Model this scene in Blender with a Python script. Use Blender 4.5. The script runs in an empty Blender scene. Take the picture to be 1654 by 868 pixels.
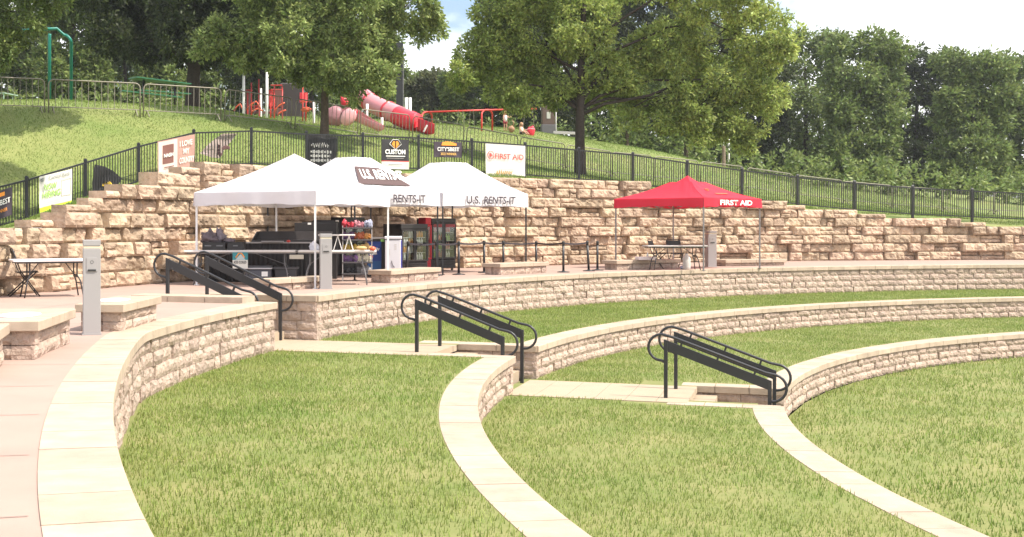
import bpy, math, random
import numpy as np
from mathutils import Vector, Matrix, noise
random.seed(7)
rng = np.random.default_rng(11)
R_ = math.radians
sc = bpy.context.scene
COL = sc.collection

# ------------------------------------------------------------------ camera, sky, sun, exposure
HC = 1.27                                            # eye height above the plaza
cam_d = bpy.data.cameras.new('camera')
cam_d.sensor_width = 36; cam_d.lens = 2000 / 1654 * 36
cam_d.shift_x = (827 - 600) / 1654; cam_d.shift_y = (364 - 434) / 1654
cam_d.clip_end = 3000; cam_d.clip_start = 0.1
cam = bpy.data.objects.new('camera', cam_d); COL.objects.link(cam)
cam.location = (0, 0, HC); cam.rotation_euler = (R_(90), 0, 0)
sc.camera = cam

SUN = Vector((0.52, -0.24, 0.82)).normalized()
world = bpy.data.worlds.new('World'); sc.world = world; world.use_nodes = True
wt = world.node_tree; wt.nodes.clear()
wo = wt.nodes.new('ShaderNodeOutputWorld'); bg = wt.nodes.new('ShaderNodeBackground')
sky = wt.nodes.new('ShaderNodeTexSky'); sky.sky_type = 'NISHITA'; sky.sun_disc = False
sky.sun_elevation = math.asin(SUN.z); sky.sun_rotation = math.atan2(SUN.x, SUN.y)
sky.air_density = 1.0; sky.dust_density = 2.5; sky.ozone_density = 1.0
bg.inputs[1].default_value = 0.15
# broken white cloud across the sky, by direction
tc = wt.nodes.new('ShaderNodeTexCoord'); nz = wt.nodes.new('ShaderNodeTexNoise')
nz.inputs['Scale'].default_value = 3.2; nz.inputs['Detail'].default_value = 6; nz.inputs['Roughness'].default_value = .55
mp = wt.nodes.new('ShaderNodeMapping'); mp.inputs['Scale'].default_value = (1, 1, 2.2); mp.inputs['Location'].default_value = (.35, .2, .1)
cr = wt.nodes.new('ShaderNodeValToRGB'); cr.color_ramp.elements[0].position = .42; cr.color_ramp.elements[1].position = .56
mx = wt.nodes.new('ShaderNodeMixRGB'); mx.inputs[2].default_value = (9.0, 9.0, 9.2, 1)
wt.links.new(tc.outputs['Generated'], mp.inputs[0]); wt.links.new(mp.outputs[0], nz.inputs['Vector'])
wt.links.new(nz.outputs[0], cr.inputs[0]); wt.links.new(cr.outputs[0], mx.inputs[0])
wt.links.new(sky.outputs[0], mx.inputs[1]); wt.links.new(mx.outputs[0], bg.inputs[0]); wt.links.new(bg.outputs[0], wo.inputs[0])

sun_d = bpy.data.lights.new('sun', 'SUN'); sun_d.energy = 4.6; sun_d.angle = R_(0.5); sun_d.color = (1.0, .93, .82)
sun = bpy.data.objects.new('sun', sun_d); COL.objects.link(sun)
sun.rotation_euler = SUN.to_track_quat('Z', 'Y').to_euler(); sun.location = (20, -10, 40)
vs = sc.view_settings; sc.display_settings.display_device = 'sRGB'
vs.view_transform = 'Standard'; vs.look = 'None'; vs.gamma = 1; vs.use_curve_mapping = False
vs.exposure = 0.66
sc.render.engine = 'CYCLES'
sc.cycles.max_bounces = 6; sc.cycles.diffuse_bounces = 3; sc.cycles.transparent_max_bounces = 12
sc.cycles.use_denoising = True

# ------------------------------------------------------------------ helpers
def V(*a): return Vector(a)
def W(px, s, z=None, y=None):
    """photo column px at scale s (pixels per metre) -> world point at height z (or at photo row y)"""
    return Vector(((px - 600) / s, 2000 / s, z if z is not None else HC + (364 - y) / s))
CX, CY = 25.2, 12.2
def ring(th, r, z=0.0): return Vector((CX + r * math.cos(th), CY + r * math.sin(th), z))
def ring_theta(px, r):
    k = (px - 600) / 2000
    a = 1 + k * k; b = -2 * (k * CX + CY); c = CX * CX + CY * CY - r * r
    Y = (-b + math.sqrt(b * b - 4 * a * c)) / (2 * a)
    return math.atan2(Y - CY, k * Y - CX)
AX = Vector((-.946, .324, 0)); AT = Vector((.324, .946, 0))   # the aisle: outward, and across it
def aisle(r, t, z=0.0): return Vector((CX, CY, 0)) + AX * r + AT * t + Vector((0, 0, z))
def inv(v): return (v.x / v.y * 2000 + 600, v.y)

def nd(nt, t): return nt.nodes.new(t)
MATS = {}
def mat(name, col, rough=.7, metal=0.0, var=0.0, scale=6.0, bump=0.0, bscale=40.0, island=0.0, col2=None, transl=0.0, spec=.4, emit=None, voro=0.0):
    if name in MATS: return MATS[name]
    m = bpy.data.materials.new(name); m.use_nodes = True; nt = m.node_tree; b = nt.nodes['Principled BSDF']
    b.inputs['Base Color'].default_value = (*col, 1); b.inputs['Roughness'].default_value = rough
    b.inputs['Metallic'].default_value = metal; b.inputs['Specular IOR Level'].default_value = spec
    L = nt.links; tcn = nd(nt, 'ShaderNodeNewGeometry'); pos = tcn.outputs['Position']
    cur = None
    if var or col2:
        n = nd(nt, 'ShaderNodeTexNoise'); n.inputs['Scale'].default_value = scale; n.inputs['Detail'].default_value = 5
        n.inputs['Roughness'].default_value = .6
        L.new(pos, n.inputs['Vector'])
        r = nd(nt, 'ShaderNodeValToRGB'); r.color_ramp.elements[0].position = .32; r.color_ramp.elements[1].position = .68
        c2 = col2 if col2 else tuple(c * (1 + var) for c in col)
        c1 = col if col2 else tuple(c * (1 - var) for c in col)
        r.color_ramp.elements[0].color = (*c1, 1); r.color_ramp.elements[1].color = (*c2, 1)
        L.new(n.outputs[0], r.inputs[0]); cur = r.outputs[0]
    if island:
        h = nd(nt, 'ShaderNodeHueSaturation'); mr = nd(nt, 'ShaderNodeMapRange')
        mr.inputs[3].default_value = 1 - island; mr.inputs[4].default_value = 1 + island
        L.new(tcn.outputs['Random Per Island'], mr.inputs[0]); L.new(mr.outputs[0], h.inputs['Value'])
        mh = nd(nt, 'ShaderNodeMapRange'); mh.inputs[3].default_value = .5 - island * .04; mh.inputs[4].default_value = .5 + island * .04
        ml = nd(nt, 'ShaderNodeMath'); ml.operation = 'FRACT'; mm = nd(nt, 'ShaderNodeMath'); mm.operation = 'MULTIPLY'; mm.inputs[1].default_value = 7.31
        L.new(tcn.outputs['Random Per Island'], mm.inputs[0]); L.new(mm.outputs[0], ml.inputs[0]); L.new(ml.outputs[0], mh.inputs[0]); L.new(mh.outputs[0], h.inputs['Hue'])
        if cur: L.new(cur, h.inputs['Color'])
        else: h.inputs['Color'].default_value = (*col, 1)
        cur = h.outputs[0]
    if cur: L.new(cur, b.inputs['Base Color'])
    if bump:
        n2 = nd(nt, 'ShaderNodeTexNoise'); n2.inputs['Scale'].default_value = bscale; n2.inputs['Detail'].default_value = 6; n2.inputs['Roughness'].default_value = .65
        L.new(pos, n2.inputs['Vector']); bp = nd(nt, 'ShaderNodeBump'); bp.inputs['Strength'].default_value = bump; bp.inputs['Distance'].default_value = .03
        L.new(n2.outputs[0], bp.inputs['Height'])
        if voro:
            v = nd(nt, 'ShaderNodeTexVoronoi'); v.inputs['Scale'].default_value = bscale * .35; L.new(pos, v.inputs['Vector'])
            b2 = nd(nt, 'ShaderNodeBump'); b2.inputs['Strength'].default_value = voro; b2.inputs['Distance'].default_value = .05
            L.new(v.outputs['Distance'], b2.inputs['Height']); L.new(bp.outputs[0], b2.inputs['Normal']); bp = b2
        L.new(bp.outputs[0], b.inputs['Normal'])
    if transl:
        tr = nd(nt, 'ShaderNodeBsdfTranslucent'); ms = nd(nt, 'ShaderNodeMixShader'); ms.inputs[0].default_value = transl
        tr.inputs[0].default_value = (*col, 1)
        if cur: L.new(cur, tr.inputs[0])
        o = nt.nodes['Material Output']; L.new(b.outputs[0], ms.inputs[1]); L.new(tr.outputs[0], ms.inputs[2]); L.new(ms.outputs[0], o.inputs[0])
    MATS[name] = m
    return m

def rotz(a): return Matrix.Rotation(a, 3, 'Z')
class MB:
    def __init__(s): s.v = []; s.f = []
    def add(s, vs_, fs):
        n = len(s.v); s.v += [Vector(p) for p in vs_]; s.f += [tuple(i + n for i in f) for f in fs]; return s
    def obox(s, c, size, rot=None, taper=1.0):
        """box with centre c"""
        x, y, z = (k / 2 for k in size); rot = rot or Matrix.Identity(3); c = Vector(c)
        ps = []
        for sz in (-1, 1):
            t = taper if sz > 0 else 1
            for a, b in ((-1, -1), (1, -1), (1, 1), (-1, 1)): ps.append(c + rot @ Vector((a * x * t, b * y * t, sz * z)))
        return s.add(ps, [(3, 2, 1, 0), (4, 5, 6, 7), (0, 1, 5, 4), (1, 2, 6, 5), (2, 3, 7, 6), (3, 0, 4, 7)])
    def bbox(s, c, size, rot=None, b=.01):
        """box with chamfered edges"""
        x, y, z = (k / 2 for k in size); rot = rot or Matrix.Identity(3); c = Vector(c); b = min(b, x * .45, y * .45, z * .45)
        n = len(s.v)
        prof = [(-z, b), (-z + b, 0), (z - b, 0), (z, b)]
        rings = []
        for zz, q in prof:
            pts = [(-x + q, -y + b), (-x + b, -y + q), (x - b, -y + q), (x - q, -y + b), (x - q, y - b), (x - b, y - q), (-x + b, y - q), (-x + q, y - b)]
            rings.append([c + rot @ Vector((a, d, zz)) for a, d in pts])
        for r in rings: s.v += r
        for k in range(3):
            for i in range(8):
                j = (i + 1) % 8; s.f.append((n + k * 8 + i, n + k * 8 + j, n + k * 8 + 8 + j, n + k * 8 + 8 + i))
        s.f.append(tuple(n + i for i in range(7, -1, -1))); s.f.append(tuple(n + 24 + i for i in range(8)))
        return s
    def bar(s, a, b, w, h, up=(0, 0, 1)):
        a = Vector(a); b = Vector(b); d = (b - a); l = d.length
        if l < 1e-6: return s
        d /= l; up = Vector(up); x = d.cross(up)
        if x.length < 1e-4: x = d.cross(Vector((1, 0, 0)))
        x.normalize(); u = x.cross(d).normalized()
        ps = []
        for q in (a, b):
            for i, j in ((-1, -1), (1, -1), (1, 1), (-1, 1)): ps.append(q + x * (i * w / 2) + u * (j * h / 2))
        return s.add(ps, [(3, 2, 1, 0), (4, 5, 6, 7), (0, 1, 5, 4), (1, 2, 6, 5), (2, 3, 7, 6), (3, 0, 4, 7)])
    def tube(s, pts, r, n=8, cap=True):
        pts = [Vector(p) for p in pts]; k = len(pts); rs = r if isinstance(r, (list, tuple)) else [r] * k
        base = len(s.v); ref = None
        for i, p in enumerate(pts):
            d = (pts[min(i + 1, k - 1)] - pts[max(i - 1, 0)])
            d = d.normalized() if d.length > 1e-9 else Vector((0, 0, 1))
            if ref is None:
                ref = Vector((0, 0, 1)) if abs(d.z) < .9 else Vector((1, 0, 0))
            x = (ref - d * ref.dot(d))
            if x.length < 1e-4: x = d.orthogonal()
            x.normalize(); ref = x; y = d.cross(x)
            for j in range(n):
                a = 2 * math.pi * j / n; s.v.append(p + (x * math.cos(a) + y * math.sin(a)) * rs[i])
        for i in range(k - 1):
            for j in range(n):
                j2 = (j + 1) % n
                s.f.append((base + i * n + j, base + i * n + j2, base + (i + 1) * n + j2, base + (i + 1) * n + j))
        if cap:
            s.f.append(tuple(base + j for j in range(n - 1, -1, -1))); s.f.append(tuple(base + (k - 1) * n + j for j in range(n)))
        return s
    def lathe(s, c, prof, n=14):
        c = Vector(c); return s.tube([c + Vector((0, 0, z)) for r, z in prof], [max(r, 1e-3) for r, z in prof], n)
    def prism(s, poly, vec):
        n = len(poly); poly = [Vector(p) for p in poly]; vec = Vector(vec)
        fs = [tuple(range(n - 1, -1, -1)), tuple(range(n, 2 * n))] + [(i, (i + 1) % n, n + (i + 1) % n, n + i) for i in range(n)]
        return s.add(poly + [p + vec for p in poly], fs)
    def sheet(s, A, B, C, D, nu=8, nv=4, fn=None):
        """grid over A(0,0) B(1,0) C(1,1) D(0,1)"""
        n = len(s.v); A, B, C, D = map(Vector, (A, B, C, D))
        for j in range(nv + 1):
            v = j / nv
            for i in range(nu + 1):
                u = i / nu; p = A.lerp(B, u).lerp(D.lerp(C, u), v)
                if fn: p = p + fn(u, v)
                s.v.append(p)
        for j in range(nv):
            for i in range(nu):
                a = n + j * (nu + 1) + i; s.f.append((a, a + 1, a + nu + 2, a + nu + 1))
        return s
    def blob(s, c, r, seed=0, nu=10, nv=7, amp=.15, scale=(1, 1, 1), rot=None):
        c = Vector(c); n = len(s.v)
        for j in range(nv + 1):
            ph = math.pi * j / nv
            for i in range(nu):
                th = 2 * math.pi * i / nu
                d = Vector((math.sin(ph) * math.cos(th), math.sin(ph) * math.sin(th), math.cos(ph)))
                k = 1 + amp * noise.noise(d * 2.1 + Vector((seed * 3.1, seed, 0)))
                q = Vector((d.x * scale[0], d.y * scale[1], d.z * scale[2])) * (r * k)
                s.v.append(c + (rot @ q if rot else q))
        for j in range(nv):
            for i in range(nu):
                i2 = (i + 1) % nu; s.f.append((n + j * nu + i, n + (j + 1) * nu + i, n + (j + 1) * nu + i2, n + j * nu + i2))
        return s

def wloc(o):
    l = Vector((0, 0, 0))
    while o is not None: l += o.location; o = o.parent
    return l
def link(name, me, m, parent=None, smooth=False):
    o = bpy.data.objects.new(name, me); COL.objects.link(o)
    if m: me.materials.append(m)
    if parent: o.parent = parent
    if smooth: me.shade_smooth()
    return o
def part(name, mb, m, parent=None, smooth=False, label=None):
    """link mb as one mesh; vertices are given in world (or prototype) space and the parent's offset is taken out"""
    off = wloc(parent) if parent else Vector((0, 0, 0))
    me = bpy.data.meshes.new(name); me.from_pydata([tuple(p - off) for p in mb.v], [], mb.f); me.update()
    o = link(name, me, m, parent, smooth)
    if label: o['label'] = label
    return o
def tag(o, label=None, cat=None, group=None, kind=None):
    if label: o['label'] = label
    if cat: o['category'] = cat
    if group: o['group'] = group
    if kind: o['kind'] = kind
    return o
def thing(name, label, cat, loc=(0, 0, 0), group=None):
    o = bpy.data.objects.new(name, None); COL.objects.link(o); o.location = loc; o.empty_display_size = .2
    return tag(o, label, cat, group)
def copy_tree(o, parent=None):
    c = o.copy(); COL.objects.link(c); c.parent = parent
    for ch in list(o.children): copy_tree(ch, c)
    return c
def struct(name, mb, m, smooth=False): return tag(part(name, mb, m, None, smooth), kind='structure')
def single(name, mb, m, label, cat, group=None, smooth=False, base=None):
    """a thing that is one mesh, its origin at its base"""
    b = base or Vector((sum(p.x for p in mb.v) / len(mb.v), sum(p.y for p in mb.v) / len(mb.v), min(p.z for p in mb.v)))
    me = bpy.data.meshes.new(name); me.from_pydata([tuple(p - b) for p in mb.v], [], mb.f); me.update()
    o = link(name, me, m, None, smooth); o.location = b
    return tag(o, label, cat, group)
def np_mesh(name, verts, faces, m):
    me = bpy.data.meshes.new(name); n = len(faces); k = faces.shape[1]
    me.vertices.add(len(verts)); me.vertices.foreach_set('co', verts.astype(np.float32).ravel())
    me.loops.add(n * k); me.loops.foreach_set('vertex_index', faces.astype(np.int32).ravel())
    me.polygons.add(n); me.polygons.foreach_set('loop_start', np.arange(0, n * k, k, dtype=np.int32))
    me.update(calc_edges=True); me.validate()
    if m: me.materials.append(m)
    return me
def text(s_, org, xd, ud, w, h, m, parent, name='lettering', bold=.012, shear=0.0, lift=.004):
    """words in the plane (xd, ud), fitted to w x h from the lower left corner org"""
    cu = bpy.data.curves.new('t', 'FONT'); cu.body = s_; cu.offset = bold; cu.shear = shear; cu.resolution_u = 3
    ob = bpy.data.objects.new('t', cu); COL.objects.link(ob)
    dg = bpy.context.evaluated_depsgraph_get(); me = bpy.data.meshes.new_from_object(ob.evaluated_get(dg))
    bpy.data.objects.remove(ob); bpy.data.curves.remove(cu)
    xs = [v.co.x for v in me.vertices]; ys = [v.co.y for v in me.vertices]
    if not xs: return None
    x0, x1, y0, y1 = min(xs), max(xs), min(ys), max(ys)
    xd = Vector(xd).normalized(); ud = Vector(ud).normalized(); n = xd.cross(ud); off = wloc(parent) if parent else Vector((0, 0, 0))
    for v in me.vertices:
        p = Vector(org) + xd * ((v.co.x - x0) / (x1 - x0) * w) + ud * ((v.co.y - y0) / (y1 - y0) * h) + n * lift
        v.co = p - off
    me.materials.clear()
    return link(name, me, m, parent)
# ------------------------------------------------------------------ materials
M_STONE = mat('split_limestone_wall', (.425, .315, .222), .9, var=.26, scale=3.5, bump=.9, bscale=26, island=.20, voro=.5)
M_BLOCK = mat('seat_wall_block', (.44, .335, .27), .9, var=.20, scale=6, bump=.8, bscale=45, island=.13, voro=.4)
M_COPING = mat('coping_stone', (.41, .325, .245), .85, var=.13, scale=3.5, bump=.2, bscale=60, island=.09)
M_PLAZA = mat('plaza_concrete', (.355, .25, .205), .9, var=.06, scale=1.2, bump=.12, bscale=70)
M_PATH = mat('path_concrete', (.375, .295, .21), .9, var=.06, scale=2, bump=.12, bscale=70)
M_SOIL = mat('lawn_soil', (.14, .17, .045), 1, col2=(.22, .21, .08), scale=1.3)
def grass_mat(name, a, b, c):
    m = mat(name, a, .6, col2=b, scale=.75, island=.34, transl=.35, spec=.25)
    return m
M_GRASS = grass_mat('lawn_grass', (.185, .265, .058), (.285, .33, .10), None)
M_HILLGRASS = grass_mat('hill_grass', (.135, .215, .045), (.235, .285, .078), None)
M_BLACK = mat('black_powder_coat', (.022, .022, .024), .38, spec=.5)
M_FENCE = mat('black_fence_metal', (.018, .018, .020), .4)
M_GALV = mat('galvanised_tube', (.24, .215, .17), .5, metal=.2)
M_BARK = mat('oak_bark', (.10, .072, .052), .95, var=.3, scale=14, bump=1.0, bscale=30)
M_BARKD = mat('dark_bark', (.05, .038, .030), .95, var=.3, scale=14, bump=1.0, bscale=30)

# ------------------------------------------------------------------ levels of the bowl
def dR(th):
    """the near end of the upper wall bends in from its circle"""
    d = max(0.0, math.degrees(th) - 174.6)
    return 1.1 * (1 - math.exp(-.10 * d * d / (d + 1) / 1.1))
def arcP(R, bend=False):
    return lambda s_, off, z: ring(s_ / R, R + off - (dR(s_ / R) if bend else 0), z)

Z1, Z2, Z3 = -.80, -1.36, -1.92
T_LO, T_HI = R_(55), R_(199)
def polar(r0, r1, t0, t1, z, nr, nt, zf=None):
    mb = MB(); n = 0
    for i in range(nt + 1):
        th = t0 + (t1 - t0) * i / nt
        for j in range(nr + 1):
            rb0 = r0 - (dR(th) if r0 == 28.34 else 0); r = rb0 + (r1 - rb0) * j / nr; p = ring(th, r, z)
            if zf: p.z = zf(p.x, p.y)
            mb.v.append(p)
    for i in range(nt):
        for j in range(nr):
            a = i * (nr + 1) + j; mb.f.append((a, a + 1, a + nr + 2, a + nr + 1))
    return mb
TH_A = math.atan2(.324, -.946)
DA1 = .033                                   # half width of the aisle gap at r=28
def hgrad(th, lo, hi): pass
# plaza with a notch for the steps
pz = MB()
for (a, b, r0) in ((T_LO, TH_A - DA1, 28.34), (TH_A - DA1, TH_A + DA1, 30.05), (TH_A + DA1, T_HI, 28.34)):
    q = polar(r0, 34.4, a, b, 0.0, 2, max(2, int((b - a) * 40))); pz.add(q.v, q.f)
struct('plaza', pz, M_PLAZA)
pj = MB()
for i in range(34):
    th = R_(92) + i * R_(3.1)
    a = ring(th, 28.45 - dR(th), .0042); b = ring(th, 33.3, .0042); n_v = (b - a).normalized().cross(V(0, 0, 1)) * .005
    if abs(th - TH_A) < .045: continue
    pj.sheet(a - n_v, b - n_v, b + n_v, a + n_v, 1, 1)
for r_j in (31.0,):
    for i in range(110):
        t0 = R_(92) + i * R_(1); t1 = t0 + R_(1)
        if abs(t0 - TH_A) < .05: continue
        pj.sheet(ring(t0, r_j, .0046), ring(t1, r_j, .0046), ring(t1, r_j + .009, .0046), ring(t0, r_j + .009, .0046), 1, 1)
struct('plaza_joints', pj, mat('joint_strip', (.24, .175, .145), 1))  # control joints drawn as thin darker strips
# base sheet to the horizon
g = MB(); g.sheet(V(-900, -600, -2.3), V(900, -600, -2.3), V(900, 1400, -2.3), V(-900, 1400, -2.3), 2, 2)
struct('ground', g, M_SOIL)
l3 = MB(); l3.v = [ring(0, 0, Z3)] + [ring(R_(i * 5), 20.1, Z3) for i in range(72)]; l3.f = [(0, i + 1, (i + 1) % 72 + 1) for i in range(72)]
struct('lower_lawn', l3, M_SOIL)
for nm, ra, rb, rc, z, tc0, tc1 in (('middle_lawn', 20.42, 24.3, 21.45, Z2, TH_A - .062, TH_A + .028), ('upper_lawn', 24.42, 28.2, 25.45, Z1, TH_A - .056, TH_A + .022)):
    mb = MB()
    for (a, b, r0) in ((T_LO, tc0, ra), (tc0, tc1, rc), (tc1, T_HI, ra)):
        q = polar(r0, rb, a, b, z, 2, max(2, int((b - a) * 40))); mb.add(q.v, q.f)
    struct(nm, mb, M_SOIL)

# ------------------------------------------------------------------ low seat walls round the bowl
def rock_block(mb, P, a, b, z0, z1, out, rough, nu, nv, seed, edge=.03, back=.22):
    """one split faced block: P(u, r_off, z); u from a to b, r_off towards the viewer is negative"""
    n = len(mb.v); L = abs(b - a); H = z1 - z0; sd = Vector((seed * 1.7, seed * .9, seed * 2.3))
    tilt = random.uniform(-.5, .5) * rough * 2.4
    idx = []
    for j in range(nv + 1):
        v = j / nv
        for i in range(nu + 1):
            u = i / nu; du = min(u, 1 - u) * L; dv = min(v, 1 - v) * H; e = min(du, dv)
            k = max(0, 1 - e / edge) ** 1.5 * edge
            q = Vector((u * L, 0, v * H)) + sd
            d = noise.noise(q * 5) * rough * 1.1 + noise.noise(q * 13) * rough * .55 + abs(noise.noise(q * 3.1)) * rough * .8
            mb.v.append(P(a + (b - a) * u, out - d + k - tilt * (u - .5), z0 + H * v))
    for j in range(nv):
        for i in range(nu):
            q = n + j * (nu + 1) + i; mb.f.append((q, q + 1, q + nu + 2, q + nu + 1))
    border = [i for i in range(nu + 1)] + [(j) * (nu + 1) + nu for j in range(1, nv + 1)] + [nv * (nu + 1) + i for i in range(nu - 1, -1, -1)] + [j * (nu + 1) for j in range(nv - 1, 0, -1)]
    m = len(mb.v)
    for q in border:
        j, i = divmod(q, nu + 1)
        mb.v.append(P(a + (b - a) * i / nu, back, z0 + H * j / nv))
    k = len(border)
    for i in range(k):
        mb.f.append((n + border[(i + 1) % k], n + border[i], m + i, m + (i + 1) % k))
def straightP(o, d, nrm):
    return lambda s_, off, z: Vector(o) + Vector(d) * s_ - Vector(nrm) * off + Vector((0, 0, z))
def courses(mb, P, s0, s1, z0, n, h, lmin=.2, lmax=.5, rough=.016, gap=.006, res=.07):
    for c in range(n):
        s_ = s0 - random.random() * .25
        while s_ < s1:
            l = random.uniform(lmin, lmax); a = max(s_, s0); b = min(s_ + l, s1); s_ += l
            if b - a < .05: continue
            rock_block(mb, P, a + gap / 2, b - gap / 2, z0 + c * h + gap * .4, z0 + (c + 1) * h - gap * .4, random.uniform(-.012, .012), rough, max(2, int((b - a) / res)), 3, random.random() * 50, edge=.022)
def coping(mb, P, s0, s1, z, th=.10, front=-.035, depth=.40, seg=.62, gap=.011):
    n = max(1, round((s1 - s0) / seg)); st = (s1 - s0) / n; b = .008
    for i in range(n):
        a = s0 + i * st + gap / 2; c = s0 + (i + 1) * st - gap / 2
        k = len(mb.v); dz = random.uniform(-.001, .002); z0, z1 = z - th, z + .006 + dz
        prof = [(front, z0), (front, z1 - b), (front + b, z1), (depth, z1), (depth, z0)]
        for q in range(4):
            u = a + (c - a) * q / 3
            mb.v += [P(u, o, zz) for o, zz in prof]
        for q in range(3):
            for w in range(5):
                w2 = (w + 1) % 5; mb.f.append((k + q * 5 + w2, k + q * 5 + w, k + q * 5 + 5 + w, k + q * 5 + 5 + w2))
        mb.f.append(tuple(k + w for w in range(5))); mb.f.append(tuple(k + 15 + w for w in range(4, -1, -1)))
def seat_wall(label, R, zt, nc, hc, tR, tL, side, cheek_len=2.1):
    """ring wall in two runs is built one run at a time; side -1 = run on the far side of the steps, +1 = near side"""
    pass
def wall_run(label, R, zt, h, nc, th0, th1, end_at=None, cheek=None):
    """arc from th0 to th1 at radius R; cheek = (corner point, direction, length, face normal)"""
    hc = (h - .10) / nc
    root = thing('seat_wall', label, 'wall', ring((th0 + th1) / 2, R, zt - h))
    bk = MB(); courses(bk, arcP(R, R == 28.0), th0 * R, th1 * R, zt - .10 - nc * hc, nc, hc)
    cp = MB(); coping(cp, arcP(R, R == 28.0), th0 * R, th1 * R, zt)
    # solid backing so that joints read as shadow
    if cheek:
        o, d, L, nrm = cheek
        courses(bk, straightP(o, d, nrm), 0.0, L, zt - .10 - nc * hc, nc, hc, .35, .6, rough=.010)
        coping(cp, straightP(o, d, nrm), -.0, L, zt + .0035, depth=.34)
    part('block_face', bk, M_BLOCK, root); part('coping', cp, M_COPING, root)
    return root
def corner(R, t): 
    r = math.sqrt(R * R - t * t); return aisle(r, t), math.atan2((aisle(r, t).y - CY), (aisle(r, t).x - CX))
# upper wall (r 28): far run, near run
cR, thR = corner(28.0, .92); cL, thL = corner(28.0, -.93)
wall_run('long curved buff block seat wall edging the plaza, running right from the upper steps', 28.0, 0.0, .80, 4, R_(72), thR, cheek=(cR, AX, 2.3, -AT))
wall_run('curved block seat wall sweeping towards the viewer on the left, pale coping on top', 28.0, 0.0, .80, 4, thL, R_(196))
# left cheek of the upper steps, standing a little proud of the plaza
ck = thing('step_wall', 'short straight coped wall on the left side of the upper steps', 'wall', aisle(29.2, -1.0, -.8))
b_ = MB(); courses(b_, straightP(aisle(28.35, -.98), AX, AT), 0, 2.0, -.66, 4, .165, .35, .6, .01); 
courses(b_, straightP(aisle(28.35, -1.38), AX, -AT), 0, 2.0, -.66, 4, .165, .35, .6, .01, )
part('block_face', b_, M_BLOCK, ck)
b_ = MB(); coping(b_, straightP(aisle(28.35, -1.40), AX, -AT), 0, 2.05, .10, depth=.45); part('coping', b_, M_COPING, ck)
# middle wall (r 24.1)
cR, thR = corner(24.1, 1.2); cL, thL = corner(24.1, -.5)
wall_run('curved buff block seat wall between the two lawns, right of the middle steps', 24.1, Z1, .56, 3, R_(70), thR, cheek=(cR, AX, 2.1, -AT))
wall_run('curved low wall with pale coping starting left of the middle steps', 24.1, Z1, .56, 3, thL, R_(200), cheek=(cL + AX * .0, AX, 1.5, AT))
# lower wall (r 20)
cR, thR = corner(20.1, 1.2); cL, thL = corner(20.1, -.8)
wall_run('lowest curved seat wall, right of the bottom steps', 20.1, Z2, .56, 3, R_(60), thR, cheek=(cR, AX, 1.6, -AT))
wall_run('lowest curved seat wall, near side of the bottom steps', 20.1, Z2, .56, 3, thL, R_(205), cheek=(cL, AX, 1.6, AT))
# steps
def steps(nm, r_top, t0, t1, ztop, n, rise, tread):
    mb = MB()
    for i in range(n - 1):
        r1 = r_top - i * tread; z = ztop - (i + 1) * rise
        a = aisle(r1, t0, z); b = aisle(r1, t1, z)
        mb.prism([aisle(r1 + .02, t0, z - .22), aisle(r1 + .02, t1, z - .22), aisle(r1 - tread, t1, z - .22), aisle(r1 - tread, t0, z - .22)], (0, 0, .22))
    tag(part(nm, mb, M_PATH), kind='structure')
steps('upper_steps', 30.05, -.96, .90, 0.0, 5, .16, .36)
steps('middle_steps', 25.45, -.50, 1.18, Z1, 4, .14, .36)
steps('bottom_steps', 21.45, -.78, 1.18, Z2, 4, .14, .36)
# concrete path along the aisle, laid as sheets 4 mm above the lawns, with a slab edge
pm = MB()
for (r0, r1, ta, tb, z) in ((25.40, 28.75, -.95, .90, Z1 + .012), (21.40, 24.15, -.95, 1.0, Z2 + .012)):
    n = 6
    for i in range(n):
        a = r0 + (r1 - r0) * i / n; b = r0 + (r1 - r0) * (i + 1) / n - .008
        k = .25 if (z < -1) else 0
        pm.prism([aisle(a, ta, z - .10), aisle(a, tb, z - .10), aisle(b, tb, z - .10), aisle(b, ta, z - .10)], (0, 0, .10))
struct('path', pm, M_PATH)

# ------------------------------------------------------------------ the hill: a smooth sheet through surveyed points
FENCE = [(-300, 73, .2), (-200, 70, .55), (-55, 66, .95), (43, 63, 1.37), (138, 60, 1.90), (224, 57.7, 2.42), (313, 56, 2.88), (406, 54.5, 3.01), (495, 53, 2.99), (586, 52, 2.99), (676, 51, 2.98), (762, 50, 2.92),
         (848, 49, 2.85), (935, 48, 2.74), (1022, 47, 2.63), (1110, 46.2, 2.39), (1198, 45.5, 2.16), (1288, 44.8, 1.95), (1380, 44.2, 1.75), (1474, 43.6, 1.6), (1570, 43.1, 1.5), (1668, 42.6, 1.4), (1768, 42.2, 1.3)]
BARR = [(-220, 55, 4.6), (-72, 53.5, 4.76), (75.5, 52, 4.77), (229, 50.5, 4.76), (359, 49, 4.74), (473, 47.3, 4.57), (580, 45.5, 4.35), (662, 44, 4.27), (750, 42.5, 4.0), (836, 41, 3.71), (912, 40, 3.5), (986, 39, 3.24), (1054, 38, 3.16), (1128, 37.2, 3.0), (1202, 36.4, 2.8),
        (1280, 35.8, 2.5), (1360, 35.2, 2.25), (1440, 34.7, 2.05), (1522, 34.2, 1.9), (1606, 33.8, 1.8), (1692, 33.4, 1.7)]
CREST = [(-150, 48, 5.35), (78, 46, 5.55), (228, 44, 5.62), (358, 42, 5.60), (472, 41, 5.25), (600, 38, 5.25), (700, 36, 5.4), (830, 35, 5.33), (935, 34, 5.15), (1022, 33, 4.86), (1110, 32, 4.6), (1200, 31, 4.07), (1300, 30.5, 3.4), (1450, 30, 2.9), (1654, 29.5, 2.5)]
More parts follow.
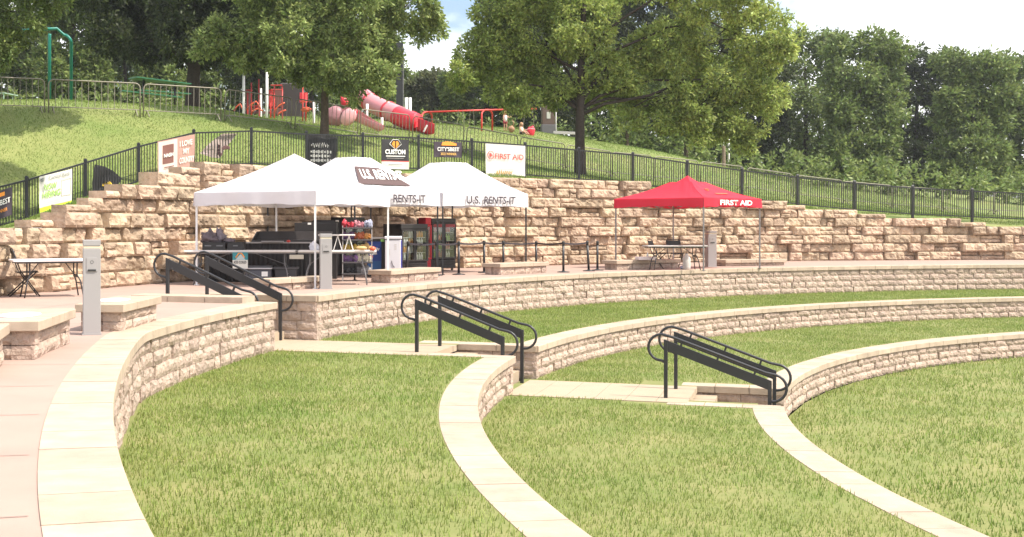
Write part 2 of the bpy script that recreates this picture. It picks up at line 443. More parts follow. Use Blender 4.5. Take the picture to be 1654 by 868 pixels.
def wall_top(th):
    pts = WALLTOP
    if th >= pts[0][0]: return pts[0][1]
    if th <= pts[-1][0]: return pts[-1][1]
    for (a, za), (b, zb) in zip(pts, pts[1:]):
        if b <= th <= a: return za + (zb - za) * (a - th) / (a - b)
RW = 33.4
WALLTOP = [(ring_theta(px, RW), z) for px, z in ((-260, .55), (-120, .9), (-15, 1.14), (20, 1.22), (60, 1.34), (95, 1.48), (130, 1.66), (160, 1.82), (207, 2.10), (255, 2.34), (350, 2.68), (430, 2.75), (850, 2.76), (1050, 2.72), (1056, 2.45), (1200, 2.2), (1320, 1.9), (1450, 1.6), (1654, 1.25), (1800, 1.0))]
ctrl = []
for px, s, z in FENCE: p = W(px, s, z); ctrl.append((p.x, p.y, z))
for px, s, z in BARR: p = W(px, s, z); ctrl.append((p.x, p.y, z))
for px, s, z in CREST: p = W(px, s, z); ctrl.append((p.x, p.y, z))
for th, z in WALLTOP[::2]:
    p = ring(th, 33.9); ctrl.append((p.x, p.y, z - .12))
for px, z in ((-400, 5.5), (0, 5.6), (400, 5.6), (700, 5.5), (1000, 5.0), (1300, 3.8), (1700, 2.8)):
    for s in (20, 11): p = W(px, s, z); ctrl.append((p.x, p.y, z))
C_ = np.array(ctrl); n_ = len(C_)
def _U(d2): return np.where(d2 > 0, d2 * np.log(np.maximum(d2, 1e-9)), 0)
d2 = ((C_[:, None, :2] - C_[None, :, :2]) ** 2).sum(-1)
A_ = np.zeros((n_ + 3, n_ + 3)); A_[:n_, :n_] = _U(d2) + np.eye(n_) * 4.0; A_[:n_, n_] = 1; A_[:n_, n_ + 1:] = C_[:, :2]; A_[n_, :n_] = 1; A_[n_ + 1:, :n_] = C_[:, :2].T
w_ = np.linalg.solve(A_, np.concatenate([C_[:, 2], [0, 0, 0]]))
def hill_np(x, y):
    q = np.stack([x, y], -1); d2 = ((q[:, None, :] - C_[None, :, :2]) ** 2).sum(-1)
    return np.clip(_U(d2) @ w_[:n_] + w_[n_] + x * w_[n_ + 1] + y * w_[n_ + 2], -.5, 7.0)
def hill(x, y): return float(hill_np(np.array([x]), np.array([y]))[0])
th = np.linspace(R_(45), R_(185), 240); rr = np.concatenate([np.linspace(33.75, 60, 60), np.geomspace(61, 260, 40)])
TH, RR = np.meshgrid(th, rr, indexing='ij'); X = CX + RR * np.cos(TH); Y = CY + RR * np.sin(TH)
Z = hill_np(X.ravel(), Y.ravel()).reshape(X.shape)
Z += .05 * np.sin(X * .9 + 1) * np.cos(Y * .7) * (RR > 36)
wt_ = np.array([wall_top(t) for t in th])[:, None]
k_ = np.clip((RR - 33.75) / 1.2, 0, 1); Z = (1 - k_) * np.minimum(Z, wt_ - .10) + k_ * Z
nt_, nr_ = X.shape; I = np.arange(nt_ * nr_).reshape(nt_, nr_)
F = np.stack([I[:-1, :-1], I[:-1, 1:], I[1:, 1:], I[1:, :-1]], -1).reshape(-1, 4)
M_HILL = mat('hill_turf', (.13, .185, .043), 1, col2=(.22, .235, .08), scale=.45, bump=.5, bscale=9)
me = np_mesh('hill', np.stack([X, Y, Z], -1).reshape(-1, 3), F, M_HILL)
hl = link('hill', me, None); me.shade_smooth(); tag(hl, kind='structure')

# ------------------------------------------------------------------ big split stone retaining wall
rw = MB(); Pw = arcP(RW); s_lo, s_hi = ring_theta(1850, RW) * RW, ring_theta(-330, RW) * RW
H_ = .305
for c in range(10):
    s_ = s_lo - random.random() * .6
    while s_ < s_hi:
        l = random.choice((.42, .52, .65, .8, .95, 1.15)) * random.uniform(.9, 1.1); a = s_; b = s_ + l; s_ += l
        zt = wall_top((a + b) / 2 / RW); z0 = c * H_; z1 = z0 + H_
        if z0 > zt - .10: continue
        if z1 > zt + .10: z1 = z0 + .155
        out = -random.choice((0, .04, .09, .15, .22)) + c * .022 - .02
        sub = [(a, b, z0, z1, out)]
        q = random.random()
        if z1 - z0 > .2 and l > .5 and q < .26:
            m1 = a + (b - a) * random.uniform(.35, .65); zm = z0 + H_ * .5
            sub = [(a, m1, z0, zm, out), (a, m1, zm, z1, out + random.uniform(.0, .07)), (m1, b, z0, z1, out + random.uniform(-.07, .05))] if q < .14 else [(a, b, z0, zm, out), (a, b, zm, z1, out + random.uniform(.02, .08))]
        for (a1, b1, za, zb, o1) in sub:
            rock_block(rw, Pw, a1 + .006, b1 - .006, za + .004, zb - .004, o1, .055, max(4, int((b1 - a1) / .065)), 6 if zb - za > .2 else 4, random.random() * 90, edge=.045, back=.45)
tag(part('retaining_wall', rw, M_STONE), 'tall stepped retaining wall of rough split limestone blocks behind the tents', 'wall')
# dry joints are backed by a dark core so that no light leaks through
core = MB()
NC = 90
for i in range(NC):
    t0 = (s_lo + (s_hi - s_lo) * i / NC) / RW; t1 = (s_lo + (s_hi - s_lo) * (i + 1) / NC) / RW
    zt = min(wall_top(t0), wall_top(t1)) - .2
    core.prism([ring(t0, RW + .25, -.3), ring(t1, RW + .25, -.3), ring(t1, RW + .43, -.3), ring(t0, RW + .43, -.3)], (0, 0, max(zt, .2) + .3))
o = bpy.data.objects['retaining_wall']; part('wall_core', core, M_STONE, o)
# ------------------------------------------------------------------ grass blades
def blades(name, X, Y, Z, hmin, hmax, w, m, label):
    n = len(X); a = rng.uniform(0, 2 * np.pi, n); h = hmin + (hmax - hmin) * rng.beta(1.6, 2.6, n) * 1.35; lean = rng.uniform(.1, .7, n) * h; la = rng.uniform(0, 2 * np.pi, n)
    dx, dy = np.cos(a) * w, np.sin(a) * w
    v = np.empty((n, 4, 3))
    v[:, 0] = np.stack([X - dx, Y - dy, Z - .01], -1); v[:, 1] = np.stack([X + dx, Y + dy, Z - .01], -1)
    lx, ly = np.cos(la) * lean, np.sin(la) * lean
    v[:, 2] = np.stack([X + lx + dx * .3, Y + ly + dy * .3, Z + h], -1); v[:, 3] = np.stack([X + lx - dx * .3, Y + ly - dy * .3, Z + h], -1)
    me = np_mesh(name, v.reshape(-1, 3), np.arange(n * 4).reshape(n, 4), m)
    return tag(link(name, me, None), label, 'grass', kind='stuff')
def sample_ring(n, r0, r1, t0, t1):
    r = np.sqrt(rng.uniform(r0 * r0, r1 * r1, n)); t = rng.uniform(t0, t1, n)
    return CX + r * np.cos(t), CY + r * np.sin(t), r, t
def view(X, Y, z, ymax=900):
    px = X / Y * 2000 + 600; py = 364 + 2000 * (HC - z) / Y
    return (Y > 3) & (px > -60) & (px < 1720) & (py < ymax)
def aisle_rt(X, Y):
    dx, dy = X - CX, Y - CY; return dx * AX.x + dy * AX.y, dx * AT.x + dy * AT.y
for nm, r0, r1, z, dens, lab in (('lawn_grass', 24.52, 27.97, Z1, 1500, 'mown green grass on the upper lawn strip'), ('lawn_grass', 20.52, 24.07, Z2, 1100, 'mown green grass on the middle lawn strip'), ('lawn_grass', 8.0, 20.05, Z3, 380, 'mown green grass on the lowest lawn')):
    area = (r1 * r1 - r0 * r0) / 2 * R_(130); X, Y, r, t = sample_ring(int(area * dens), r0, r1, R_(70), R_(200))
    ra, ta = aisle_rt(X, Y)
    path = (ta > -.97) & (ta < .92) if z == Z1 else (ta > -.97) & (ta < 1.02) if z == Z2 else np.zeros(len(X), bool)
    cheek = (((ta > -.95) & (ta < 1.6) & (ra < 26.2)) if z == Z1 else ((ta > -1.3) & (ta < 1.6) & (ra < 22.3)) if z == Z2 else (ra < -99))
    k = view(X, Y, z) & ~path & ~cheek
    if z == Z1: k &= r < 27.97 - np.array([dR(a) for a in t])
    k &= rng.uniform(0, 1, len(X)) < .72 + .28 * np.sin(X * 1.7 + 2 * np.sin(Y * 1.1)) * np.sin(Y * 1.3 + X * .6)
    # thin it with distance: far blades are smaller than a pixel
    k &= rng.uniform(0, 1, len(X)) < np.clip(26 / Y, .25, 1)
    X, Y = X[k], Y[k]; sc_ = 1.0 if z > Z3 else 1.5
    blades(nm, X, Y, np.full(len(X), z), .018 * sc_, .052 * sc_, .0055 * sc_, M_GRASS, lab)
X, Y, r, t = sample_ring(1300000, 34.3, 60, R_(85), R_(172)); k = (Y > 3); px = X / Y * 2000 + 600
k &= (px > -40) & (px < 1700) & (rng.uniform(0, 1, len(X)) < np.clip(28 / Y, 0, 1) * .75)
X, Y = X[k], Y[k]; Zh = np.concatenate([hill_np(X[i:i + 20000], Y[i:i + 20000]) for i in range(0, len(X), 20000)]) + .05 * np.sin(X * .9 + 1) * np.cos(Y * .7)
blades('hill_grass', X, Y, Zh, .02, .055, .009, M_HILLGRASS, 'sunlit rough grass covering the hillside')

# ------------------------------------------------------------------ trees
def leaf_mat(name, a, b, transl=.42):
    return mat(name, a, .5, col2=b, scale=2.4, island=.5, transl=transl, spec=.35)  # wide random tone spread also imitates sunlit tufts and shaded gaps
L_OAK = leaf_mat('oak_leaf', (.155, .215, .062), (.36, .42, .15))
L_OAK2 = leaf_mat('oak_leaf_bright', (.16, .22, .052), (.45, .52, .15))
L_DARK = leaf_mat('dark_leaf', (.034, .052, .018), (.075, .095, .03))  # dark tone partly stands in for shade on crown undersides
L_MID = leaf_mat('woodland_leaf', (.10, .145, .042), (.24, .30, .09))
L_PALE = leaf_mat('pale_leaf', (.10, .125, .055), (.16, .17, .075))
def leaves(name, blobs, n, size, m, parent, tuft=16, droop=.3, asp=.42, hollow=.55):
    """leaf faces gathered in tufts spread through a set of ellipsoid lobes (x, y, z, r)"""
    B = np.array(blobs); wts = B[:, 3] ** 2; wts /= wts.sum(); nt = n // tuft
    bi = rng.choice(len(B), nt, p=wts); d = rng.normal(size=(nt, 3)); d /= np.linalg.norm(d, axis=1)[:, None]
    rad = B[bi, 3] * np.power(rng.uniform(hollow ** 3, 1.12, nt), 1 / 3.)
    c = B[bi, :3] + d * rad[:, None] * np.array([1, .95, .85])
    # twigs: tufts cluster in sprays
    spray = np.stack([np.sin(c[:, 0] * 4.1 + c[:, 2] * 2.3), np.sin(c[:, 1] * 3.7 + c[:, 0] * 1.9), np.sin(c[:, 2] * 4.9 + c[:, 1] * 2.9)], -1) * .13
    c = c + spray
    ti = np.repeat(np.arange(nt), tuft); k = len(ti)
    ld = rng.normal(size=(k, 3)); ld /= np.linalg.norm(ld, axis=1)[:, None]; ld = ld * .8 + d[ti] * .55; ld[:, 2] -= droop * rng.uniform(0, 1, k); ld /= np.linalg.norm(ld, axis=1)[:, None]
    base = c[ti] + ld * size * .30 + rng.normal(size=(k, 3)) * size * .38
    side = np.cross(ld, rng.normal(size=(k, 3))); side /= np.linalg.norm(side, axis=1)[:, None] + 1e-9
    L = size * rng.uniform(.7, 1.3, k)[:, None]; wd = L * asp
    v = np.empty((k, 4, 3)); v[:, 0] = base; v[:, 1] = base + ld * L * .55 + side * wd * .5; v[:, 2] = base + ld * L; v[:, 3] = base + ld * L * .55 - side * wd * .5
    v = v.reshape(-1, 3); off = np.array(wloc(parent)); v -= off
    me = np_mesh(name, v, np.arange(k * 4).reshape(k, 4), m)
    return link(name, me, None, parent)
def limb(mb, a, b, r0, r1, wig=.12, n=6):
    a = Vector(a); b = Vector(b); L = (b - a).length; pts = []; rs = []
    for i in range(n + 1):
        t = i / n; p = a.lerp(b, t); q = noise.noise_vector(p * .7 + Vector((a.x, b.y, 3))) * (wig * L * math.sin(math.pi * t))
        pts.append(p + q + Vector((0, 0, .12 * L * math.sin(math.pi * t)))); rs.append(r0 + (r1 - r0) * t)
    mb.tube(pts, rs, 7)
def tree(name, label, px, s, blobs, n, size, m, bark, r, zb=None, group=None, depth=.9, top=None, hollow=.55, extra=3, tuft=16):
    """blobs: (px, py, radius px, depth offset m) at scale s"""
    p = W(px, s, 0); p.z = (hill(p.x, p.y) if zb is None else zb)
    root = thing(name, label, 'tree', p, group)
    B = []
    for b in blobs:
        dx = b[3] if len(b) > 3 else random.uniform(-.5, .5) * depth * b[2] / s * 1.6
        s2 = 2000 / (2000 / s + dx); q = W(b[0], s2, y=b[1]); rad = b[2] / s
        B.append((q.x, q.y, q.z, rad * .72))
        for k in range(extra):      # smaller lobes break the outline
            a = Vector((random.gauss(0, 1), random.gauss(0, 1), random.gauss(0, .8))).normalized() * rad * random.uniform(.45, .8)
            B.append((q.x + a.x, q.y + a.y, q.z + a.z, rad * random.uniform(.28, .42)))
    tk = MB(); ztop = top if top else max(b[2] for b in B) * .8 + p.z * .2
    hh = ztop - p.z; pts = []; rs = []
    for i in range(11):
        t = i / 10; pts.append(p + Vector((math.sin(t * 4 + px) * .08 * hh * .12, math.cos(t * 3) * .05, -.25 + t * (hh + .25)))); rs.append(r * (1.35 if i == 0 else 1.08 if i == 1 else 1) * (1 - t * .62))
    tk.tube(pts, rs, 12)
    part('trunk', tk, bark, root, smooth=True)
    lb = MB()
    for b in B[::(extra + 1)]:
        if b[3] < .72 * 44 / s: continue
        q = Vector(b[:3]); h0 = p.z + max(min((q.z - p.z) * random.uniform(.5, .85), hh * .92), hh * random.uniform(.22, .34)); i = (h0 - p.z + .25) / (hh + .25) * 10
        i0 = int(min(i, 9)); st = pts[i0].lerp(pts[i0 + 1], min(i - i0, 1)); limb(lb, st, q, r * .42 * (1 - .5 * i / 10), r * .08)
        for k in range(4):
            d = Vector((random.gauss(0, 1), random.gauss(0, 1), random.gauss(0, 1))).normalized() * b[3] * .95
            limb(lb, st.lerp(q, random.uniform(.5, 1)), q + d, r * .12, r * .03, n=4)
    part('branches', lb, bark, root, smooth=True)
    lf = leaves('crown', B, n, size, m, root, hollow=hollow, tuft=tuft)
    return root
G1 = [(400, 72, 55), (352, 62, 45), (470, 50, 72), (560, 40, 85), (598, 62, 42), (665, 10, 60), (545, 105, 55, -1.0), (445, 92, 36, -.6), (395, 98, 30), (600, 122, 42, -1.2), (618, 140, 20, -1), (520, -60, 110), (420, -30, 85), (640, -50, 80), (575, 158, 16, -.8), (495, 120, 30, .8), (692, 50, 30), (610, 100, 52)]
tree('oak_tree', 'leafy oak with a slim straight trunk in front of the red play structure', 522, 48, G1, 100000, .155, L_OAK, M_BARK, .15)
G2 = [(790, 85, 66), (742, 120, 34), (850, 60, 75), (812, 140, 45), (940, 40, 85), (1000, 120, 68), (905, 150, 45, .5), (1080, 80, 80), (1100, 170, 48), (1160, 130, 70), (1185, 205, 38), (1035, 175, 38, 1), (860, -40, 95), (1000, -60, 110), (1140, -40, 110), (790, 15, 32), (1230, 60, 80), (1240, 160, 50), (818, 166, 24), (852, 162, 24), (1085, 196, 34), (1150, 214, 36), (1205, 226, 32), (1120, 190, 44), (1012, 192, 22), (860, 110, 55, 1.5), (960, 160, 30, 2)]
tree('oak_tree', 'broad bright leaved oak with a thick dark trunk, right of the first aid banner', 940, 44.5, G2, 150000, .15, L_OAK2, M_BARKD, .20)
tree('shade_tree', 'big dark shade tree behind the green picnic table, heavy crown over a black trunk', 313, 37, [(312, 20, 95), (220, 10, 80), (240, 70, 55), (180, 60, 50), (400, 10, 90), (330, 70, 60, 1), (300, -80, 120), (430, -70, 90), (160, -30, 80), (440, 80, 40, 1.5)], 90000, .20, L_DARK, M_BARKD, .34)
tree('shade_tree', 'dense green tree reaching in from the left edge above the crowd barriers', -190, 56, [(-120, 40, 90), (-20, 60, 70), (35, 20, 50), (30, 62, 20), (10, 90, 26), (85, 5, 35), (-60, -60, 110), (60, -70, 90), (140, -90, 70), (215, -95, 80), (180, -150, 90), (250, -150, 70), (215, -130, 80, -3.5), (190, -190, 90, -6.5), (260, -220, 90, -8), (-30, 110, 38), (-140, 130, 60)], 80000, .135, L_MID, M_BARKD, .26)  # lobes above the view are added to cast shade on the slope
# trees beyond the play area, one by one
FAR = [(-60, 27, 60, 0), (30, 24, 66, 1), (118, 26, 58, 1), (200, 22, 64, 3), (255, 25, 46, 3), (345, 23, 52, 3), (420, 25, 60, 0), (505, 23, 66, 1), (590, 22, 60, 1), (655, 19, 46, 1), (703, 20, 44, 2), (752, 22, 40, 3), (826, 23, 52, 0), (890, 22, 58, 0), (965, 21, 62, 0), (1045, 24, 60, 0), (1130, 22, 64, 1), (1215, 24, 66, 0), (1300, 22, 70, 1), (1390, 25, 66, 1), (1480, 22, 74, 0), (1570, 25, 70, 1), (1665, 22, 72, 1), (1740, 24, 60, 0)]
for i, (px, s, w, kind) in enumerate(FAR):
    yb = 160 if px < 400 else 200 if px < 900 else 235 if px < 1150 else 290
    mt = (L_DARK, L_MID, L_PALE, L_MID)[kind]
    low = (110, 112, 105, 80)[0] if 640 < px < 780 else None
    bl = []
    y = yb - 5
    top = (122 if px < 680 else 122 if px < 730 else 112) if 640 < px < 780 else -60
    if px > 1150: top = 20 if px < 1400 else 70
    while y > top + w * .3:
        for k in (-1, 0, 1):
            bl.append((px + k * w * .55 + random.uniform(-8, 8), y + random.uniform(-10, 10), w * random.uniform(.42, .58)))
        y -= w * .62
    side = ('far left behind the green frame', 'behind the green frame and barriers', 'left of the dark shade tree', 'behind the dark shade tree', 'behind the front oak', 'between the front oak and the right oak', 'behind the swing frame', 'behind the right oak')
    lab = ['dark woodland tree at the far left edge behind the barriers', 'green woodland tree just left of the green swing frame', 'dense woodland tree just right of the green swing frame', 'woodland tree behind the left end of the green picnic table', 'lighter woodland tree left of the dark trunk by the picnic table', 'woodland tree just right of the dark trunk by the picnic table',
           'dark woodland tree above the left end of the play structure', 'woodland tree behind the left side of the front oak', 'woodland tree behind the right side of the front oak', 'low far tree behind the tall black column', 'pale green far tree low in the gap of open sky', 'taller far tree at the right edge of the sky gap',
           'dark woodland tree behind the left leg pair of the red swing', 'dark woodland tree behind the children playing', 'dark woodland tree directly behind the right oak trunk', 'shadowy woodland tree right of the right oak trunk', 'woodland tree above the peak of the red tent', 'dark woodland tree beyond the two pale posts on the right hillside',
           'first woodland tree beyond the right half of the red tent', 'second woodland tree beyond the right fence', 'third, darker woodland tree beyond the right fence', 'fourth woodland tree beyond the right fence', 'fifth woodland tree, at the right edge of the view', 'woodland tree cut by the right edge of the view'][i]
    tree('woodland_tree', lab, px, s, bl, 26000, .30 if s > 21 else .34, mt, M_BARKD, .22, group='woodland trees beyond the play area', hollow=.35, extra=1, tuft=12)
# a ragged mass of undergrowth and distant wood closes the view below the crowns
ub = []
for px in range(-120, 1800, 34):
    for s in (30, 26, 19, 15):
        yb = 158 if px < 400 else 205 if px < 900 else 232 if px < 1100 else 262 if px < 1230 else 300
        p = W(px + random.uniform(-15, 15), s, 0); z = hill(p.x, p.y)
        ub.append((p.x, p.y, z + (.7 if s >= 26 else 2.2 if s == 19 else 3.2), 1.1 if s >= 26 else 2.0 if s == 19 else 2.8))
for px in range(-120, 1800, 40):
    p = W(px, 18, 0); z = hill(p.x, p.y); hi_ = 1 if 640 < px < 780 else 3
    for k in range(hi_): ub.append((p.x + random.uniform(-1, 1), p.y + random.uniform(-3, 3), z + 4.2 + k * 2.6, 2.3))
ub = [b for b in ub if not (b[1] < 70 and (380 < b[0] / b[1] * 2000 + 600 < 960))]
ug = leaves('undergrowth', ub, 230000, .28, L_MID, None, hollow=.2)
tag(ug, 'ragged undergrowth along the foot of the woodland', 'undergrowth', kind='stuff')
# ------------------------------------------------------------------ fence along the top of the wall
fz = thing('metal_fence', 'long black picket fence with square posts along the top of the stone wall', 'fence', W(FENCE[9][0], FENCE[9][1], FENCE[9][2]))
FH = 1.07
fp = [W(px, s, z) for px, s, z in FENCE]
for i, p in enumerate(fp):
    mb = MB(); mb.bbox(p + V(0, 0, (FH + .06) / 2 - .1), (.085, .085, FH + .26), b=.006); mb.obox(p + V(0, 0, FH + .07), (.10, .10, .05), taper=.5)
    part('post', mb, M_FENCE, fz)
    if i == len(fp) - 1: break
    q = fp[i + 1]; mb = MB(); d = q - p
    for h, w in ((FH - .02, .045), (.09, .035)):
        mb.bar(p + V(0, 0, h), q + V(0, 0, h), w, w)
    n = max(10, round(d.length / .092))
    for k in range(1, n):
        c = p + d * (k / n); mb.obox(c + V(0, 0, (FH - .02 + .06) / 2), (.022, .022, FH - .08))
    part('panel', mb, M_FENCE, fz)
def on_fence(px, h=FH, out=.06):
    """a point on the viewer's side of the fence at photo column px"""
    for (a, sa, za), (b, sb, zb) in zip(FENCE, FENCE[1:]):
        if a <= px <= b:
            p = W(a, sa, za); q = W(b, sb, zb); k = (px - 600) / 2000
            d = q - p; t = (k * p.y - p.x) / (d.x - k * d.y); c = p + d * t
            n = Vector((d.y, -d.x, 0)).normalized(); 
            return c + n * out + V(0, 0, h), d.normalized(), n

# ------------------------------------------------------------------ banners
def flat(name, col, rough=.55, **k): return mat(name, col, rough, **k)
C_WHITE = flat('white_vinyl', (.74, .70, .66), transl=.15); C_PINK = flat('faded_pink_vinyl', (.44, .25, .21)); C_BLACK = flat('black_vinyl', (.03, .028, .03)); C_LIME = flat('lime_vinyl', (.50, .68, .05))
C_GREEN = flat('green_ink', (.30, .52, .10)); C_GREY = flat('grey_ink', (.22, .23, .22)); C_RED = flat('red_ink', (.60, .06, .05)); C_ORANGE = flat('orange_ink', (.85, .30, .04)); C_GOLD = flat('gold_ink', (.72, .42, .10))
C_MAROON = flat('brown_ink', (.20, .085, .07)); C_INK = flat('black_ink', (.03, .03, .035)); C_NAVY = flat('plum_vinyl', (.055, .040, .055)); C_PAPER = flat('white_ink', (.85, .82, .78)); C_YEL = flat('yellow_ink', (.70, .48, .05)); C_PALE = flat('pale_grey_ink', (.50, .46, .43))
def banner(label, x0, x1, yt, yb, m, wav=.012, out=.06, skew=0.0):
    """sheet hung between photo columns x0,x1; yt / yb = (left, right) rows. returns root and a mapper (u, v) -> point"""
    A, d, n = on_fence(x0, 0, out); B, _, _ = on_fence(x1, 0, out); 
    def zz(P, y): return HC + (364 - y) * P.y / 2000
    a0 = Vector((A.x, A.y, zz(A, yb[0]))); a1 = Vector((A.x, A.y, zz(A, yt[0]))); b0 = Vector((B.x, B.y, zz(B, yb[1]))); b1 = Vector((B.x, B.y, zz(B, yt[1])))
    root = thing('banner', label, 'banner', (a0 + b0) / 2); sd = x0 * .13
    mb = MB(); mb.sheet(a0, b0, b1, a1, 16, 10, lambda u, v: n * (wav * (math.sin(u * 9 + sd + v * 3) + .6 * math.sin(v * 8 + u * 14 + sd)) * (1 - .6 * v)))
    k = len(mb.v); mb.v += [p - n * .003 for p in mb.v]; 
    part('sheet', mb, m, root)
    gm = MB()
    for c in (a1, b1, a0, b0): gm.tube([c + n * .012, c - n * .05], .012, 6)
    part('cable_tie', gm, C_INK, root) if False else None
    xd = (b1 - a1)
    def pt(u, v): return a0.lerp(b0, u).lerp(a1.lerp(b1, u), v)
    def wr(s_, u, v, w, h, mm, **k):
        o = pt(u, v); return text(s_, o + n * .026, pt(u + .1, v) - o, pt(u, v + .1) - o, w * (pt(1, v) - pt(0, v)).length, h * (pt(u, 1) - pt(u, 0)).length, mm, root, **k)
    def panel(u0, v0, u1, v1, mm, name='printed_panel', lift=.019):
        q = MB(); q.sheet(pt(u0, v0), pt(u1, v0), pt(u1, v1), pt(u0, v1), 8, 6, lambda u, v: n * (lift + wav * (math.sin((u0 + (u1 - u0) * u) * 9 + sd + (v0 + (v1 - v0) * v) * 3) + .6 * math.sin((v0 + (v1 - v0) * v) * 8 + (u0 + (u1 - u0) * u) * 14 + sd)) * (1 - .6 * (v0 + (v1 - v0) * v)) - .012))
        return part(name, q, mm, root)
    return root, pt, wr, panel, n
# award banner at the left edge
r, pt, wr, pn, n = banner('dark plum award banner at the left edge of the fence, cut by the picture edge', -32, 17, (318, 302), (365, 347), C_NAVY, .008)
wr("CITY'SBEST", .10, .48, .82, .20, C_PAPER); wr('2022 WINNER', .2, .22, .62, .12, C_ORANGE); pn(.35, .78, .75, .92, C_ORANGE)
# hiring banner
r, pt, wr, pn, n = banner('white hiring banner with a lime green bottom strip on the left fence', 61, 114, (286, 273), (347, 334), C_WHITE, .008)
pn(.0, .0, 1, .17, C_LIME, lift=.017); wr('Central Bank', .26, .86, .66, .10, C_GREY); wr('NOW', .13, .60, .38, .17, C_GREEN, bold=.02); wr('HIRING', .08, .40, .54, .17, C_GREEN, bold=.02)
q = MB()
for a in range(3): q.tube([pt(.05 + .025 * a + .03 * math.cos(t), .90 + .04 * math.sin(t)) + n * .022 for t in [k * .55 for k in range(12)]], .006, 4)
part('emblem', q, C_GREY, r)
q = MB(); E = [pt(.66, .36), pt(.95, .36), pt(.95, .78), pt(.66, .78), pt(.66, .36)]; q.tube([e + n * .02 for e in E], .008, 4); part('printed_frame', q, C_PALE, r)
for k in range(3): wr('—' * 9, .10, .22 + k * .045, .5, .008, C_PALE)
# folded black banner behind the fence
def sag_banner(label, poly, m, drop=0.0, out=-.10):
    P = []
    for (x, y) in poly:
        A, d, n = on_fence(x, 0, out); P.append(Vector((A.x, A.y, HC + (364 - y) * A.y / 2000)))
    root = thing('banner', label, 'banner', sum(P, Vector()) / len(P)); mb = MB(); c = sum(P, Vector()) / len(P)
    N = len(P); K = 5; base = []
    for ring_ in range(K + 1):
        t = ring_ / K
        for i in range(N):
            a = P[i]; q = c.lerp(a, t); mb.v.append(q + n * (.05 * noise.noise(q * 3.3)))
    for ring_ in range(K):
        for i in range(N):
            j = (i + 1) % N; mb.f.append((ring_ * N + i, ring_ * N + j, (ring_ + 1) * N + j, (ring_ + 1) * N + i))
    part('sheet', mb, m, root); return root, P, n, c
r, P, n, c = sag_banner('black banner with yellow print slumped behind the left fence', [(153, 321), (152, 296), (156, 266), (172, 269), (186, 276), (201, 289), (190, 304), (176, 318)], C_BLACK)
q = MB(); q.tube([c + V(-.30 + i * .028, 0, -.14 + .09 * math.sin(i * 2.3) + .004 * i) + n * .06 for i in range(17)], .022, 5)
part('yellow_print', q, C_YEL, r)
# radio banner in two halves
r, pt, wr, pn, n = banner('faded pink and brown country music banner with two panels on the left fence', 253, 313, (229, 217), (284, 272), C_PINK, .012)
pn(.02, .03, .52, .97, mat('pale_pink_vinyl', (.66, .52, .47), .6), lift=.020); pn(.13, .56, .42, .85, C_MAROON, lift=.026); pn(.13, .30, .42, .56, C_MAROON, lift=.026)
wr('NASH', .15, .49, .25, .11, C_PAPER, bold=.03, lift=.014); wr('—' * 4, .16, .18, .26, .03, C_MAROON)
wr('I LOVE', .58, .72, .34, .16, C_PAPER, bold=.01); wr('MY', .68, .48, .16, .16, C_PAPER, bold=.01); wr('COUNTRY', .57, .22, .40, .17, C_PAPER, bold=.01)
# folded banner, back side
r, P, n, c = sag_banner('crumpled pale banner folded over behind the fence, left of the white tent', [(325, 248), (336, 236), (350, 224), (362, 216), (385, 216), (376, 228), (366, 240), (358, 256), (342, 254)], mat('washed_vinyl', (.42, .33, .30), .6), out=-.09)
q = MB()
for i in range(9): q.blob(c + Vector((random.uniform(-.2, .3), 0, random.uniform(-.28, .1))) + n * .06, .06, i, 6, 4, .5, (1, .1, .8))
part('printed_patch', q, mat('patch_ink', (.16, .08, .08), .6), r)
# dark banner behind fence with mirrored print
r, pt, wr, pn, n = banner('black banner with rows of white print behind the fence above the first white tent', 498, 546, (218, 221), (270, 270), C_BLACK, .02, out=-.09)
def scribble(r, pt, n, u0, v0, w, h, seed, m, rad=.010, off=.04):
    q = MB(); random.seed(seed); pts = []; N = 26
    for i in range(N): pts.append(pt(u0 + w * i / N + .01 * math.sin(i * 2), v0 + h * (.5 + .5 * math.sin(i * 1.9 + seed) * random.uniform(.5, 1))) + n * off)
    q.tube(pts, rad, 4); part('hand_lettering', q, m, r)
scribble(r, pt, n, .12, .58, .6, .22, 3, C_PAPER)
for k, (v, w) in enumerate(((.46, .7), (.33, .66), (.19, .70))):
    q = MB()
    for i in range(14): q.obox(pt(.12 + w * i / 14, v + .02) + n * .035, (.035, .006, .05 + .03 * ((i * 7) % 3)), )
    part('printed_line', q, C_PAPER, r)
# CUSTOM banner
r, pt, wr, pn, n = banner('black banner with an orange emblem and white bottom strip above the middle tent', 615, 659, (225, 226), (273, 274), C_BLACK, .01)
pn(0, 0, 1, .25, C_WHITE, lift=.018); pn(0, .25, 1, .28, C_RED, lift=.018)
wr('CUSTOM', .12, .50, .74, .16, C_PAPER, bold=.04); wr('—' * 8, .15, .42, .70, .03, C_PAPER, bold=.03); wr('—' * 10, .18, .36, .62, .012, C_PALE); wr('—' * 8, .24, .14, .5, .02, C_GREY)
q = MB()
def poly(q, pts, o=.024): 
    P = [pt(a, b) + n * o for a, b in pts]; q.prism(P, n * .004)
poly(q, [(.36, .84), (.42, .94), (.48, .94), (.48, .70)]); poly(q, [(.52, .70), (.52, .94), (.58, .94), (.64, .84)]); part('emblem', q, C_ORANGE, r)
q = MB(); q.tube([pt(a, b) + n * .026 for a, b in ((.28, .84), (.40, .99), (.60, .99), (.72, .84), (.5, .66), (.28, .84))], .009, 4); part('emblem_outline', q, C_PAPER, r)
